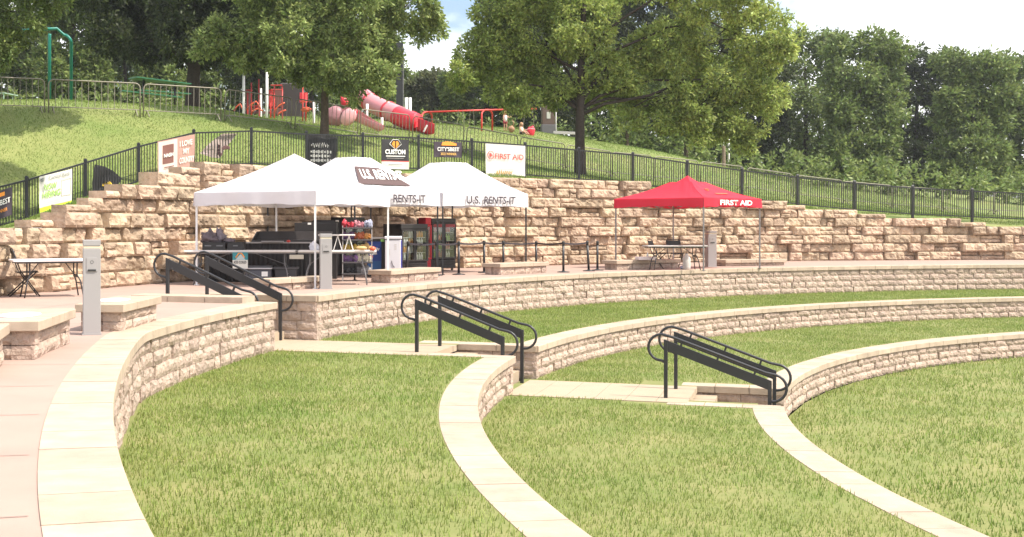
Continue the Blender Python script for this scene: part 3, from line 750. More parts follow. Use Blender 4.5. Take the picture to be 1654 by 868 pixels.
# award banner
r, pt, wr, pn, n = banner('small dark plum award banner with an orange arch, between the middle fence posts', 700, 744, (229, 230), (254, 255), C_NAVY, .008)
wr("CITY'SBEST", .10, .40, .80, .26, C_PAPER, bold=.02); wr('2022 WINNER', .22, .14, .58, .16, C_GOLD, bold=.02)
q = MB(); poly(q, [(.25, .76), (.80, .76), (.80, .90), (.68, .96), (.6, 1.0), (.42, 1.02), (.28, .96)]); part('orange_arch', q, C_ORANGE, r)
# FIRST AID
r, pt, wr, pn, n = banner('large white first aid banner with a red cross in a circle on the middle fence', 783, 847, (232, 236), (283, 285), C_WHITE, .014)
wr('FIRST AID', .22, .53, .72, .17, C_RED, bold=.01, lift=.012)
q = MB(); q.tube([pt(.115 + .075 * math.cos(k * math.pi / 9), .64 + .125 * math.sin(k * math.pi / 9)) + n * .034 for k in range(19)], .010, 5)
q.bar(pt(.07, .64) + n * .034, pt(.16, .64) + n * .034, .035, .006, n); q.bar(pt(.115, .57) + n * .034, pt(.115, .71) + n * .034, .035, .006, n); part('cross_emblem', q, C_RED, r)
scribble(r, pt, n, .25, .02, .42, .16, 5, C_GOLD, .012); wr('—' * 8, .36, .19, .34, .012, C_PALE)

# ------------------------------------------------------------------ crowd barriers on the slope
def barrier_proto(L):
    root = thing('crowd_barrier', 'x', 'barrier')
    H = 1.05; z0 = .20; rc = .16; fr = MB(); pts = [V(-L / 2, 0, -.02)]
    for a in range(0, 7): t = math.pi / 2 * a / 6; pts.append(V(-L / 2 + rc - rc * math.cos(t), 0, H - rc + rc * math.sin(t)))
    for a in range(0, 7): t = math.pi / 2 * a / 6; pts.append(V(L / 2 - rc + rc * math.sin(t), 0, H - rc + rc * math.cos(t)))
    pts.append(V(L / 2, 0, -.02)); fr.tube(pts, .021, 6); part('frame', fr, M_GALV, root, True)
    lr = MB(); lr.tube([V(-L / 2, 0, z0), V(L / 2, 0, z0)], .015, 6); part('lower_rail', lr, M_GALV, root)
    br = MB(); n = 14
    for i in range(1, n): x = -L / 2 + L * i / n; br.tube([V(x, 0, z0), V(x, 0, H - .005 if abs(x) < L / 2 - rc else H - .04)], .010, 5)
    part('bars', br, M_GALV, root)
    for sx in (-1, 1):
        ft = MB(); ft.tube([V(sx * (L / 2 - .12), -.30, -.03), V(sx * (L / 2 - .12), -.02, .19), V(sx * (L / 2 - .12), .02, .19), V(sx * (L / 2 - .12), .30, -.03)], .015, 6); part('foot', ft, M_GALV, root, True)
    return root
bl_ = ['at the far left edge, cut by the picture edge', 'in front of the teal swing frame', 'in front of the left half of the green picnic table', 'just below the dark shade tree trunk', 'left of the front oak trunk, before the play structure', 'just right of the front oak trunk', 'below the foot of the red tube slide', 'below the red swing frame', 'below the playing children', 'below the grey kiosk', 'partly behind the right oak trunk', 'first right of the right oak trunk', 'second right of the right oak trunk', 'third right of the right oak trunk', 'above the right half of the red tent', 'first beyond the red tent on the right', 'second beyond the red tent', 'third beyond the red tent', 'fourth beyond the red tent', 'last on the far right']
proto = None
for i, ((a, sa, za), (b, sb, zb)) in enumerate(zip(BARR, BARR[1:])):
    p = W(a, sa, za); q = W(b, sb, zb); p.z = hill(p.x, p.y); q.z = hill(q.x, q.y); d = q - p; L = d.length
    if proto is None: proto = barrier_proto(2.6); o = proto
    else: o = copy_tree(proto)
    c = (p + q) / 2; u = d.normalized(); o.location = c
    yaw = math.atan2(u.y, u.x); pitch = -math.asin(u.z); o.rotation_euler = (0, pitch * .9, yaw + random.uniform(-.03, .03)); o.scale = ((L - .12) / 2.6, 1, 1)
    tag(o, 'galvanised steel crowd barrier ' + bl_[i % len(bl_)], 'barrier', 'crowd barriers strung across the hillside')

# ------------------------------------------------------------------ handrails on the steps
def handrail(label, p, drop, L, ax):
    """p = foot of upper post; ax = direction of descent"""
    root = thing('handrail', label, 'handrail', p, 'black handrails on the steps'); u = ax; q = p + u * L - V(0, 0, drop); H = .86; up = V(0, 0, 1)
    dr = drop / L
    def at(x, z): return p + u * x + V(0, 0, z - dr * x)
    for b, nm in ((p, 'post'), (q, 'post')):
        mb = MB(); mb.bbox(b + V(0, 0, H / 2 - .03), (.055, .055, H + .05), rotz(math.atan2(u.y, u.x)), .004); part(nm, mb, M_BLACK, root)
    bm = MB(); side = u.cross(up); w = .020
    bm.prism([at(-.03, H) - side * w, at(L + .03, H) - side * w, at(L + .03, H - .15) - side * w, at(-.03, H - .15) - side * w], side * 2 * w)
    part('beam', bm, M_BLACK, root)
    tb = MB(); r = .20; pts = []
    slope = math.atan2(dr, 1); hz = H + .085
    # upper loop
    c = at(-.02, hz) + V(0, 0, -r)
    pts.append(p + u * -.02 + V(0, 0, hz - 2 * r - .02))
    for k in range(0, 10):
        t = math.pi * (1.5 - k / 9 * 1.0); cc = p + u * -.06 + V(0, 0, hz - r)
        pts.append(cc + u * (math.cos(t) * r) + V(0, 0, math.sin(t) * r))
    pts.append(at(.10, hz - .004)); pts.append(at(L * .5, hz)); pts.append(at(L - .06, hz + .0))
    cc = at(L, hz) + u * .04 + V(0, 0, -r)
    for k in range(0, 11):
        t = math.pi * (.42 - k / 10 * .92); pts.append(cc + u * (math.cos(t) * r) + V(0, 0, math.sin(t) * r))
    pts.append(q + V(0, 0, cc.z - r - q.z))
    tb.tube(pts, .021, 8); part('grip_rail', tb, M_BLACK, root, True)
    for x in (.22, L * .5, L - .22):
        k = MB(); k.bar(at(x, H - .01), at(x + .03, hz), .03, .035, side); part('bracket', k, M_BLACK, root)
    return root
AD = -AX
handrail('left black handrail of the upper steps, beside the low coped wall', aisle(30.05, -.80, -.16), .62, 1.45, AD)
handrail('right black handrail of the upper steps, lower post by the wall corner', aisle(30.05, .70, -.16), .64, 1.45, AD)
handrail('left black handrail of the middle steps, nearer the viewer', aisle(25.70, -.47, Z1), .55, 1.42, AD)
handrail('right black handrail of the middle steps, in front of the stone wall', aisle(25.62, .62, Z1), .53, 1.42, AD)
handrail('left black handrail of the bottom steps, nearer the viewer at the lower right', aisle(21.75, -.50, Z2 + .03), .55, 1.5, AD)
handrail('right black handrail of the bottom steps, farther one at the lower right', aisle(21.70, .60, Z2 + .06), .55, 1.5, AD)

# ------------------------------------------------------------------ stone benches on the plaza
M_PLAQUE = mat('white_plaque', (.78, .78, .86), .3)
def bench(label, px, s, H, L, D, turn=0.0, nc=1):
    c = W(px, s, 0); out = Vector((c.x - CX, c.y - CY, 0)).normalized(); out = rotz(turn) @ out; tan = Vector((out.y, -out.x, 0))
    if tan.y < 0: tan = -tan
    root = thing('stone_bench', label, 'bench', c + tan * L / 2 + out * D / 2, 'stone block benches on the plaza'); nrm = -out
    hc = (H - .10) / nc; bk = MB(); e = .05
    o = c + tan * e + out * e
    courses(bk, straightP(o, tan, nrm), 0, L - 2 * e, 0, nc, hc, .25, .5, .012, .008)
    courses(bk, straightP(o, out, -tan), 0, D - 2 * e, 0, nc, hc, .2, .45, .008, .010)
    o2 = c + tan * (L - e) + out * e
    courses(bk, straightP(o2, out, tan), 0, D - 2 * e, 0, nc, hc, .2, .45, .008, .010)
    o3 = c + out * (D - e) + tan * e
    courses(bk, straightP(o3, tan, out), 0, L - 2 * e, 0, nc, hc, .25, .5, .012, .008)
    part('block_base', bk, M_BLOCK, root)
    cp = MB(); n = max(2, round(L / .62)); st = L / n
    for i in range(n):
        m_ = c + tan * (st * (i + .5)) + out * (D / 2) + V(0, 0, H - .05)
        cp.bbox(m_, (st - .005, D, .10), rotz(math.atan2(tan.y, tan.x)), .008)
    part('seat', cp, M_COPING, root)
    return root, c, tan, out
b1, c1, t1, o1 = bench('nearest stone bench at the lower left edge, two block courses under a pale seat', 63, 172, .37, 1.75, .95, .02, 2)
bench('stone bench end just peeking in at the bottom left corner', -12, 196, .37, 1.2, .9, .1, 2)
b2, c2, t2, o2 = bench('stone bench right behind the nearest grey power pedestal', 200, 136, .33, 1.75, .60, 0, 2)
bench('stone bench between the upper steps and the second grey power pedestal', 436, 84, .23, 1.9, .45, -.25)
bench('stone bench in front of the white freezer and black drinks cooler', 632, 74, .28, 2.35, .6)
bench('stone bench under the belt barrier posts, middle of the plaza', 808, 63.5, .29, 2.1, .6, -.05)
bench('stone bench at the left foot of the red tent holding a flat pale box', 996, 57.2, .27, 2.6, .6, -.10)
bench('stone bench at the right foot of the red tent', 1172, 52.5, .20, 2.4, .6, -.1)
for (c, t, o, lab, a) in ((c1, t1, o1, 'white oval sign plate lying on the nearest stone bench', .37), (c2, t2, o2, 'white oval sign plate lying on the bench behind the pedestal', .33)):
    q = MB(); m0 = c + t * .75 + o * .36; q.prism([m0 + t * (.36 * math.cos(k * math.pi / 8)) + o * (.20 * math.sin(k * math.pi / 8)) + V(0, 0, a + .003) for k in range(16)], (0, 0, .006))
    single('sign_plate', q, M_PLAQUE, lab, 'sign')

# ------------------------------------------------------------------ grey power pedestals
M_PED = mat('pedestal_paint', (.31, .295, .29), .5); M_PEDT = mat('pedestal_lens', (.62, .55, .40), .3); M_DKG = mat('dark_gasket', (.03, .03, .03), .5)
def pedestal(label, px, s, w, h, rot):
    b = W(px, s, 0); root = thing('power_pedestal', label, 'pedestal', b, 'grey power pedestals on the plaza'); R = rotz(rot)
    mb = MB(); mb.bbox(b + V(0, 0, (h - .10) / 2), (w, w, h - .10), R, .006); part('column', mb, M_PED, root)
    mb = MB(); mb.bbox(b + V(0, 0, h - .085), (w * .94, w * .94, .028), R, .003); part('light_lens', mb, M_PEDT, root)
    mb = MB(); mb.bbox(b + V(0, 0, h - .035), (w, w, .07), R, .006); part('cap', mb, M_PED, root)
    f = R @ V(0, -1, 0); x = R @ V(1, 0, 0)
    mb = MB(); mb.bbox(b + f * (w / 2 + .003) + V(0, 0, h * .74), (w * .62, .008, .16), R, .004); cv = part('outlet_cover', mb, M_PED, root)
    mb = MB(); mb.obox(b + f * (w / 2 + .009) + V(0, 0, h * .74 - .065), (w * .46, .010, .022), R); part('outlet_slot', mb, M_DKG, cv)
    mb = MB(); mb.tube([b + f * (w / 2 + .008) + x * (.018 * math.cos(a)) + V(0, 0, h * .74 + .03 + .018 * math.sin(a)) for a in [k * .7 for k in range(10)]], .002, 4); part('emblem', mb, M_DKG, cv)
    mb = MB(); mb.obox(b + V(0, 0, .01), (w + .02, w + .02, .02), R); part('base_plate', mb, M_PED, root)
pedestal('nearest grey power pedestal, tall square column between two stone benches', 148, 139, .20, 1.10, .25)
pedestal('grey power pedestal in front of the white tent leg and folding table', 526, 81, .235, 1.10, .12)
pedestal('grey power pedestal beside the front leg of the red tent', 1148, 53, .27, 1.10, .12)
# ------------------------------------------------------------------ tents
M_TENT = mat('white_tent_fabric', (.70, .67, .70), .8, transl=.22, bump=.10, bscale=5); M_TENTR = mat('red_tent_fabric', (.66, .030, .060), .75, transl=.25, bump=.10, bscale=5)
M_TUBEW = mat('white_tube', (.72, .70, .70), .45); M_TUBEK = mat('black_tube', (.02, .02, .022), .45); M_TUBEG = mat('grey_tube', (.22, .20, .20), .45, metal=.3)
def tent(label, px, s, alpha, side, ze, rise, a, mf, val, mleg, group=None, vent=False, legs=(0, 1, 2, 3), truss=True, ridge=0):
    F = W(px, s, 0); cl = V(-math.cos(alpha), math.sin(alpha), 0) * side; cr_ = V(math.sin(alpha), math.cos(alpha), 0) * side
    if ridge: cr_ = cr_ * ridge
    C4 = [F, F + cl, F + cl + cr_, F + cr_]; ctr = (C4[0] + C4[2]) / 2
    root = thing('canopy_tent', label, 'tent', ctr, group)
    E = [c + V(0, 0, ze) for c in C4]; T = [ctr + (c - ctr) * a + V(0, 0, ze + rise) for c in C4]
    rf = MB()
    for k in range(4):
        A, B = E[k], E[(k + 1) % 4]; At, Bt = T[k], T[(k + 1) % 4]
        rf.sheet(B, A, At, Bt, 14, 10, lambda u, v: V(0, 0, -.05 * math.sin(math.pi * v) * (1 + .5 * math.sin(math.pi * u)) - .02 * math.sin(math.pi * u) * (1 - v) + .006 * math.sin(u * 22 + v * 5)))
    tp = ctr + V(0, 0, ze + rise + (.012 if a > .1 else .04)); n0 = len(rf.v); rf.v += T + [tp]; rf.f += [(n0 + (k + 1) % 4, n0 + k, n0 + 4) for k in range(4)]
    part('canopy', rf, mf, root, False)
    if vent:
        vt = MB(); G = [ctr + (c - ctr) * .27 + V(0, 0, ze + rise * .80) for c in C4]; TT = ctr + V(0, 0, ze + rise + .20)
        for k in range(4): vt.sheet(G[(k + 1) % 4], G[k], TT, TT, 6, 5, lambda u, v: V(0, 0, -.03 * math.sin(math.pi * v)))
        for k in range(4): vt.sheet(G[(k + 1) % 4] - V(0, 0, .05), G[k] - V(0, 0, .05), G[k], G[(k + 1) % 4], 4, 1)
        part('vent_cap', vt, mf, root, True)
    for k in range(4):
        A, B = E[k], E[(k + 1) % 4]; n = (B - A).cross(V(0, 0, 1)).normalized(); n = n if (A - ctr + B - ctr).dot(n) > 0 else -n
        vl = MB(); lo = V(0, 0, -val)
        vl.sheet(A + lo + n * .012, B + lo + n * .012, B + n * .006, A + n * .006, 26, 4, lambda u, v: n * ((1 - v) * .022 * math.sin(u * 17 + k * 2 + s) + .006 * math.sin(u * 41)) + V(0, 0, (1 - v) * (.035 * math.sin(math.pi * u) + .008 * math.sin(u * 25 + k))))
        part('valance', vl, mf, root, True)
    ins = [c + (ctr - c).normalized() * .05 for c in C4]
    for k in legs:
        lg = MB(); b = ins[k]; lg.obox(b + V(0, 0, ze / 2 - .02), (.040, .040, ze - .02)); lg.obox(b + V(0, 0, .88), (.052, .052, .06)); lg.obox(b + V(0, 0, .006), (.10, .10, .012))
        part('leg', lg, mleg, root)
    if truss:
        for k in range(4):
            A, B = ins[k] + V(0, 0, ze - .05), ins[(k + 1) % 4] + V(0, 0, ze - .05); tr = MB(); D = V(0, 0, -.20); n = 4
            for i in range(n):
                P, Q = A.lerp(B, i / n), A.lerp(B, (i + 1) / n); tr.bar(P, Q + D, .012, .022); tr.bar(P + D, Q, .012, .022)
            part('truss', tr, mleg, root)
    return root, C4, E, T, ctr
def side_words(root, s_, A, B, u0, u1, zb, h, m, **k):
    """words on the wall of fabric from A to B, fractions u0..u1, zb below the eave"""
    d = (B - A); n = d.normalized().cross(V(0, 0, 1)); 
    text(s_, A + d * u0 + V(0, 0, -zb) + n * .058, d, V(0, 0, 1), d.length * (u1 - u0), h, m, root, **k)
C_TXT = mat('tent_print', (.045, .035, .045), .6)
G_T = 'white canopy tents over the food stall'
r1, C1, E1, T1, k1 = tent('nearest white canopy tent, plain sides and white legs, left of the stall', 510, 81, R_(30), 3.05, 1.96, .82, .03, M_TENT, .29, M_TUBEW, G_T)
r2, C2, E2, T2, k2 = tent('middle white canopy tent, mostly hidden, with a brown logo block on its roof', 573, 70, R_(43), 3.05, 2.08, .86, .20, M_TENT, .34, M_TUBEK, G_T)
r3, C3, E3, T3, k3 = tent('white canopy tent on the right with dark lettering on both sides and black legs', 715, 63.5, R_(52), 3.05, 2.10, .86, .23, M_TENT, .35, M_TUBEK, G_T)
side_words(r2, 'U.S.', E2[0], E2[3], .22, .37, .27, .195, C_TXT, bold=.02); side_words(r2, 'RENTS-IT', E2[0], E2[3], .415, .80, .27, .195, C_TXT, bold=.02)
side_words(r3, 'U.S. RENTS-IT', E3[1], E3[0], .12, .76, .27, .19, C_TXT, bold=.02)
side_words(r3, 'U.S.', E3[0], E3[3], .25, .41, .275, .20, C_TXT, bold=.02); side_words(r3, 'RENTS-IT', E3[0], E3[3], .45, .83, .275, .20, C_TXT, shear=.15, bold=.02)
# logo block on the roof of the middle tent
A, B, At, Bt = E2[0], E2[3], T2[0], T2[3]; 
def rf2(u, v): return A.lerp(B, u).lerp(At.lerp(Bt, u), v) + V(0, 0, -.05 * math.sin(math.pi * v) * (1 + .5 * math.sin(math.pi * u)) - .02 * math.sin(math.pi * u) * (1 - v))
nr = (B - A).cross(At - A).normalized()
q = MB(); q.sheet(rf2(.06, .22), rf2(.80, .22), rf2(.70, .74), rf2(.02, .74), 8, 5, lambda u, v: nr * (.020 + .012 * math.sin(math.pi * v))); part('logo_block', q, mat('logo_brown', (.085, .05, .048), .7), r2)
o = rf2(.12, .36) + nr * .05; text('U.S. RENTS-IT', o, B - A, rf2(.15, .66) - rf2(.16, .36), (B - A).length * .50, (rf2(.15, .64) - rf2(.15, .36)).length, C_PAPER, r2, bold=.03)
# red tent
rR, CR, ER, TR, kR = tent('red canopy tent with a vented peak and grey legs at the right', 1137, 58, R_(47.5), 3.05, 2.04, .50, .24, M_TENTR, .26, M_TUBEG, vent=True)
side_words(rR, 'FIRST AID', ER[0], ER[3], .24, .80, .20, .15, C_PAPER, bold=.03)
A, B, At, Bt = ER[0], ER[3], TR[0], TR[3]; nr = (B - A).cross(At - A).normalized()
def rfr(u, v): return A.lerp(B, u).lerp(At.lerp(Bt, u), v) + V(0, 0, -.05 * math.sin(math.pi * v) * (1 + .5 * math.sin(math.pi * u)) - .02 * math.sin(math.pi * u) * (1 - v))
q = MB(); q.tube([rfr(.30 + .06 * math.sin(k * .9) + k * .012, .62 + .05 * math.cos(k * .9)) + nr * .02 for k in range(9)], .012, 4); q.bar(rfr(.42, .42) + nr * .02, rfr(.72, .42) + nr * .02, .07, .006, nr)
part('roof_print', q, mat('roof_ink', (.75, .12, .06), .7), rR)

# ------------------------------------------------------------------ folding tables and chairs
M_TTOP = mat('white_plastic', (.66, .62, .59), .5); M_TLEG = mat('grey_table_leg', (.17, .165, .17), .45); M_TLEGK = mat('dark_table_leg', (.045, .042, .045), .45)
def folding_table(label, c, yaw, L=1.83, D=.75, H=.74, mleg=None, mtop=None, group='folding tables'):
    root = thing('folding_table', label, 'table', c, group); R = rotz(yaw); mleg = mleg or M_TLEG
    P = lambda x, y, z: Vector(c) + R @ V(x, y, 0) + V(0, 0, z)
    tp = MB(); tp.bbox(P(0, 0, H - .02), (L, D, .04), R, .012); part('tabletop', tp, mtop or M_TTOP, root)
    ap = MB(); ap.bar(P(-L / 2 + .06, -D / 2 + .06, H - .055), P(L / 2 - .06, -D / 2 + .06, H - .055), .02, .03); ap.bar(P(-L / 2 + .06, D / 2 - .06, H - .055), P(L / 2 - .06, D / 2 - .06, H - .055), .02, .03); part('apron_rail', ap, mleg, root)
    for sx in (-1, 1):
        xt = sx * (L / 2 - .30); xb = sx * (L / 2 - .20); y = D / 2 - .09
        for sy in (-1, 1):
            lg = MB(); lg.tube([P(xt, sy * (y - .06), H - .05), P(xt, sy * (y - .06), H - .28), P((xt + xb) / 2, sy * y, H * .42), P(xb, sy * (y + .03), 0)], .0135, 7); part('leg', lg, mleg, root, True)
        cb = MB(); cb.tube([P(xb - sx * .03, -y, .24), P(xb - sx * .03, y, .24)], .012, 6); cb.bar(P(xt, -y + .05, H - .3), P(xt, y - .05, H - .3), .02, .05); part('crossbar', cb, mleg, root)
        dg = MB(); dg.tube([P(xt, 0, H - .30), P(sx * .22, 0, H - .05)], .009, 6); part('brace', dg, mleg, root)
    return root
folding_table('long white folding table at the front of the stall, left of the pedestal', W(392, 75.5, 0) + V(0, 0, 0), 0, 2.42, .72, .735)
folding_table('white folding table at the front of the stall, right of the pedestal', W(543, 75.5, 0), 0, 1.72, .72, .735)
folding_table('white folding table standing alone against the stone wall at the left', W(84, 91, 0), R_(24), 1.42, .62, .67, M_TLEGK, mat('bright_plastic', (.80, .77, .78), .4))
folding_table('narrow folding table under the red tent', W(1090, 57, 0), R_(3), 1.72, .6, .70, M_TLEGK, mat('grey_plastic', (.42, .38, .36), .5))
def folding_chair(label, c, yaw, m):
    root = thing('folding_chair', label, 'chair', c, 'black folding chairs'); R = rotz(yaw); P = lambda x, y, z: Vector(c) + R @ V(x, y, 0) + V(0, 0, z); w = .21
    bf = MB()
    for k in (0,): 
        pts = [P(-w, -.24, 0), P(-w, .10, .46), P(-w, .22, .80)]
        pts += [P(-w + .03, .235, .845), P(w - .03, .235, .845)] + [P(w, .22, .80), P(w, .10, .46), P(w, -.24, 0)]
        bf.tube(pts, .0125, 7); bf.tube([P(-w, -.16, .10), P(w, -.16, .10)], .009, 6)
    part('back_frame', bf, m, root, True)
    for sx in (-1, 1):
        lg = MB(); lg.tube([P(sx * (w - .03), -.20, .45), P(sx * (w - .03), .28, 0)], .0125, 7); part('rear_leg', lg, m, root, True)
    cb = MB(); cb.tube([P(-w + .03, .22, .06), P(w - .03, .22, .06)], .009, 6); part('stretcher', cb, m, root)
    st = MB(); st.sheet(P(-w + .02, -.22, .45), P(w - .02, -.22, .45), P(w - .03, .15, .435), P(-w + .03, .15, .435), 5, 5, lambda u, v: V(0, 0, -.012 * math.sin(math.pi * u) * math.sin(math.pi * v))); k = len(st.v)
    st.bbox(P(0, -.035, .43), (.38, .37, .018), R, .006); part('seat', st, m, root)
    bk = MB(); bk.bbox(P(0, .205, .73), (.40, .02, .17), R, .008); part('backrest', bk, m, root)
    return root
M_CHAIR = mat('black_chair', (.028, .025, .027), .4)
folding_chair('black folding chair pulled up to the lone white table at the left', W(40, 90, 0) + V(0, 0, 0), R_(112), M_CHAIR)
folding_chair('black folding chair at the left end of the table under the red tent', W(1062, 55.2, 0), R_(60), M_CHAIR)
folding_chair('black folding chair behind the table under the red tent, facing the viewer', W(1091, 54.2, 0), R_(4), M_CHAIR)
M_JUG = mat('white_jug_plastic', (.75, .73, .70), .35, transl=.3)
q = MB(); q.lathe(W(1109, 56, 0), [(.0, .0), (.10, .0), (.115, .03), (.115, .30), (.09, .37), (.045, .41), (.045, .45), (0, .45)], 16); single('water_jug', q, M_JUG, 'white plastic jug on the ground under the right end of the red tent table', 'jug', smooth=True)
q = MB(); q.bbox(W(1042, 56.4, .27 + .05), (.50, .34, .09), rotz(.2), .01); single('flat_box', q, mat('pale_pink_board', (.72, .62, .62), .5), 'flat pale pink box lying on the bench by the red tent', 'box')
q = MB(); q.lathe(W(1046, 55.6, .27), [(0, 0), (.033, 0), (.035, .12), (.028, .16), (.013, .19), (.013, .21), (0, .21)], 10); single('drink_bottle', q, M_JUG, 'small clear water bottle standing on the bench behind the pink box', 'bottle', smooth=True)
q = MB(); q.bbox(W(1103, 55.8, .05), (.14, .12, .10), None, .02); single('cloth_bundle', q, mat('pale_blue_cloth', (.50, .56, .68), .8), 'small pale blue bundle on the ground beside the white jug', 'bundle')

# ------------------------------------------------------------------ stall equipment
M_K = mat('black_cabinet', (.030, .026, .026), .38, var=.15, scale=3); M_KM = mat('matt_black_skirt', (.028, .026, .027), .7); M_GLS = None
def glass():
    if 'cooler_glass' in MATS: return MATS['cooler_glass']
    m = bpy.data.materials.new('cooler_glass'); m.use_nodes = True; nt = m.node_tree; nt.nodes.clear(); o = nd(nt, 'ShaderNodeOutputMaterial'); t = nd(nt, 'ShaderNodeBsdfTransparent'); g = nd(nt, 'ShaderNodeBsdfGlossy'); x = nd(nt, 'ShaderNodeMixShader')
    t.inputs[0].default_value = (.94, .95, .94, 1); g.inputs[1].default_value = .05; x.inputs[0].default_value = .10; nt.links.new(t.outputs[0], x.inputs[1]); nt.links.new(g.outputs[0], x.inputs[2]); nt.links.new(x.outputs[0], o.inputs[0]); MATS['cooler_glass'] = m; return m
M_INT = mat('cooler_lining', (.80, .80, .80), .5); M_SHF = mat('shelf_wire', (.5, .5, .5), .4)
bottle_src = {}
def bottle(col, key, P, label, h=.20, r=.032):
    if key not in bottle_src:
        q = MB(); q.lathe((0, 0, 0), [(0, 0), (r, 0), (r, h * .6), (r * .5, h * .82), (r * .45, h), (0, h)], 8)
        o = single('drink_bottle', q, mat('bottle_' + key, col, .3), label, 'bottle', 'drinks inside the coolers', True, base=Vector((0, 0, 0))); bottle_src[key] = o
    else:
        o = bottle_src[key].copy(); COL.objects.link(o)
    o.location = P; o['label'] = label; return o
def cabinet(label, c, yaw, w, d, h, m=None, doors=2, header=None, grille=.26, topb=.13, fill=None, flabel=None, name='drinks_cooler', door_m=None):
    """upright glass door cooler; c = front left foot, front faces local -y"""
    m = m or M_K; R = rotz(yaw); P = lambda x, y, z: Vector(c) + R @ V(x, y, 0) + V(0, 0, z)
    root = thing(name, label, 'cooler', P(w / 2, d / 2, 0)); t = .045
    bd = MB(); bd.obox(P(t / 2, d / 2 + .02, h / 2 + .04), (t, d - .04, h - .08), R); bd.obox(P(w - t / 2, d / 2 + .02, h / 2 + .04), (t, d - .04, h - .08), R)
    bd.obox(P(w / 2, d - t / 2, h / 2 + .04), (w - 2 * t, t, h - .09), R); bd.bbox(P(w / 2, d / 2, h - topb / 2), (w, d, topb), R, .012); bd.obox(P(w / 2, d / 2, grille / 2 + .06), (w - .004, d - .03, grille - .02), R)
    part('body', bd, m, root)
    ln = MB(); ln.obox(P(w / 2, d - t - .02, (grille + h - topb) / 2 + .03), (w - 2 * t - .01, .01, h - topb - grille - .10), R); part('lining', ln, M_INT, root)
    gr = MB(); 
    for k in range(5): gr.bbox(P(w / 2, -.004, .10 + k * .042), (w - .06, .014, .022), R, .003)
    part('grille', gr, m, root)
    dw = (w - .01) / doors; z0, z1 = grille + .07, h - topb - .005
    for k in range(doors):
        x0 = .005 + k * dw; fr = MB(); f = .045
        for (xx, zz, ww, hh) in ((x0 + f / 2, (z0 + z1) / 2, f, z1 - z0), (x0 + dw - f / 2 - .004, (z0 + z1) / 2, f, z1 - z0), (x0 + dw / 2, z0 + f / 2, dw - 2 * f, f), (x0 + dw / 2, z1 - f / 2, dw - 2 * f, f)):
            fr.bbox(P(xx, -.012, zz), (ww, .03, hh), R, .004)
        do = part('door', fr, m, root)
        gl = MB(); gl.obox(P(x0 + dw / 2, -.006, (z0 + z1) / 2), (dw - 2 * f, .006, z1 - z0 - 2 * f), R); part('glass', gl, glass(), do)
        hd = MB(); hd.bbox(P(x0 + (dw - .06 if k == 0 else .04), -.04, (z0 + z1) / 2), (.016, .03, .22), R, .004); part('handle', hd, m, do)
        if header:
            hb = MB(); hb.obox(P(x0 + dw / 2, -.030, z1 - .07), (dw - 2 * f, .004, .085), R); hp = part('header_sticker', hb, header, do)
    ns = 4
    for k in range(ns):
        zz = z0 + .03 + k * (z1 - z0 - .05) / ns; sh = MB(); sh.obox(P(w / 2, d / 2 - .03, zz), (w - 2 * t - .01, d - .16, .012), R); part('shelf', sh, M_SHF, root)
        if fill:
            n = int((w - 2 * t - .06) / .085)
            for i in range(n):
                key, col = fill[(k * 3 + i // 3) % len(fill)]
                bottle(col, key, P(t + .05 + i * .085, .09, zz + .007), flabel, .19)
    cs = MB()
    for x in (.08, w - .08):
        for y in (.08, d - .08): cs.tube([P(x - .014, y, .032), P(x + .014, y, .032)], .032, 10)
    part('caster', cs, M_DKG, root)
    return root
F1 = [('clear', (.55, .58, .56)), ('cola', (.12, .05, .03)), ('white', (.62, .62, .62)), ('orange', (.60, .28, .08))]
F2 = [('green', (.22, .42, .10)), ('pink', (.55, .22, .25)), ('clear', (.55, .58, .56)), ('red', (.45, .05, .04))]
cabinet('wide black two door drinks cooler beside the white freezer', W(648, 63, 0), R_(39), .92, .72, 1.30, fill=F1, flabel='drink bottle on a shelf inside the wide black cooler')
cabinet('red cooler squeezed in behind the wide black drinks cooler', W(688, 58.9, 0), R_(39), .20, .30, 1.48, m=mat('red_cabinet', (.50, .02, .035), .35), doors=1, topb=.2)
cabinet('tall black two door drinks cooler with red header stickers, rightmost of the coolers', W(697, 58.4, 0), R_(36), .88, .66, 1.46, header=mat('header_red', (.26, .04, .045), .5), fill=F2, flabel='drink bottle on a shelf inside the tall black cooler with red stickers')
cabinet('black cooler with a white tag on top, behind the serving counter', W(508, 68, 0), R_(32), .66, .62, 1.36)
cabinet('black cooler farthest back behind the snack rack', W(556, 64.5, 0), R_(36), .64, .6, 1.47)
q = MB(); q.bbox(W(480 - 0, 69, .66) + V(.42, .5, 0), (1.0, .5, 1.34), rotz(R_(0)), .01); single('black_cabinet', q, M_K, 'plain black cabinet side by side with the tagged cooler behind the counter', 'cabinet')
q = MB(); q.bbox(W(535, 65, .70) + V(0, .6, 0), (.95, .45, 1.40), None, .01); single('black_cabinet', q, M_K, 'plain tall black cabinet behind the snack rack, next to the stone wall', 'cabinet')
q = MB(); q.obox(W(500, 69, 1.335) + V(0, -.05, -.03), (.08, .006, .045)); single('paper_tag', q, C_PAPER, 'small white tag stuck on the black cabinet behind the counter', 'tag')
q = MB(); q.obox(W(544, 65, 1.375) + V(0, .36, 0), (.08, .006, .045)); single('paper_tag', q, C_PAPER, 'small white tag stuck on the tallest black cabinet behind the rack', 'tag')
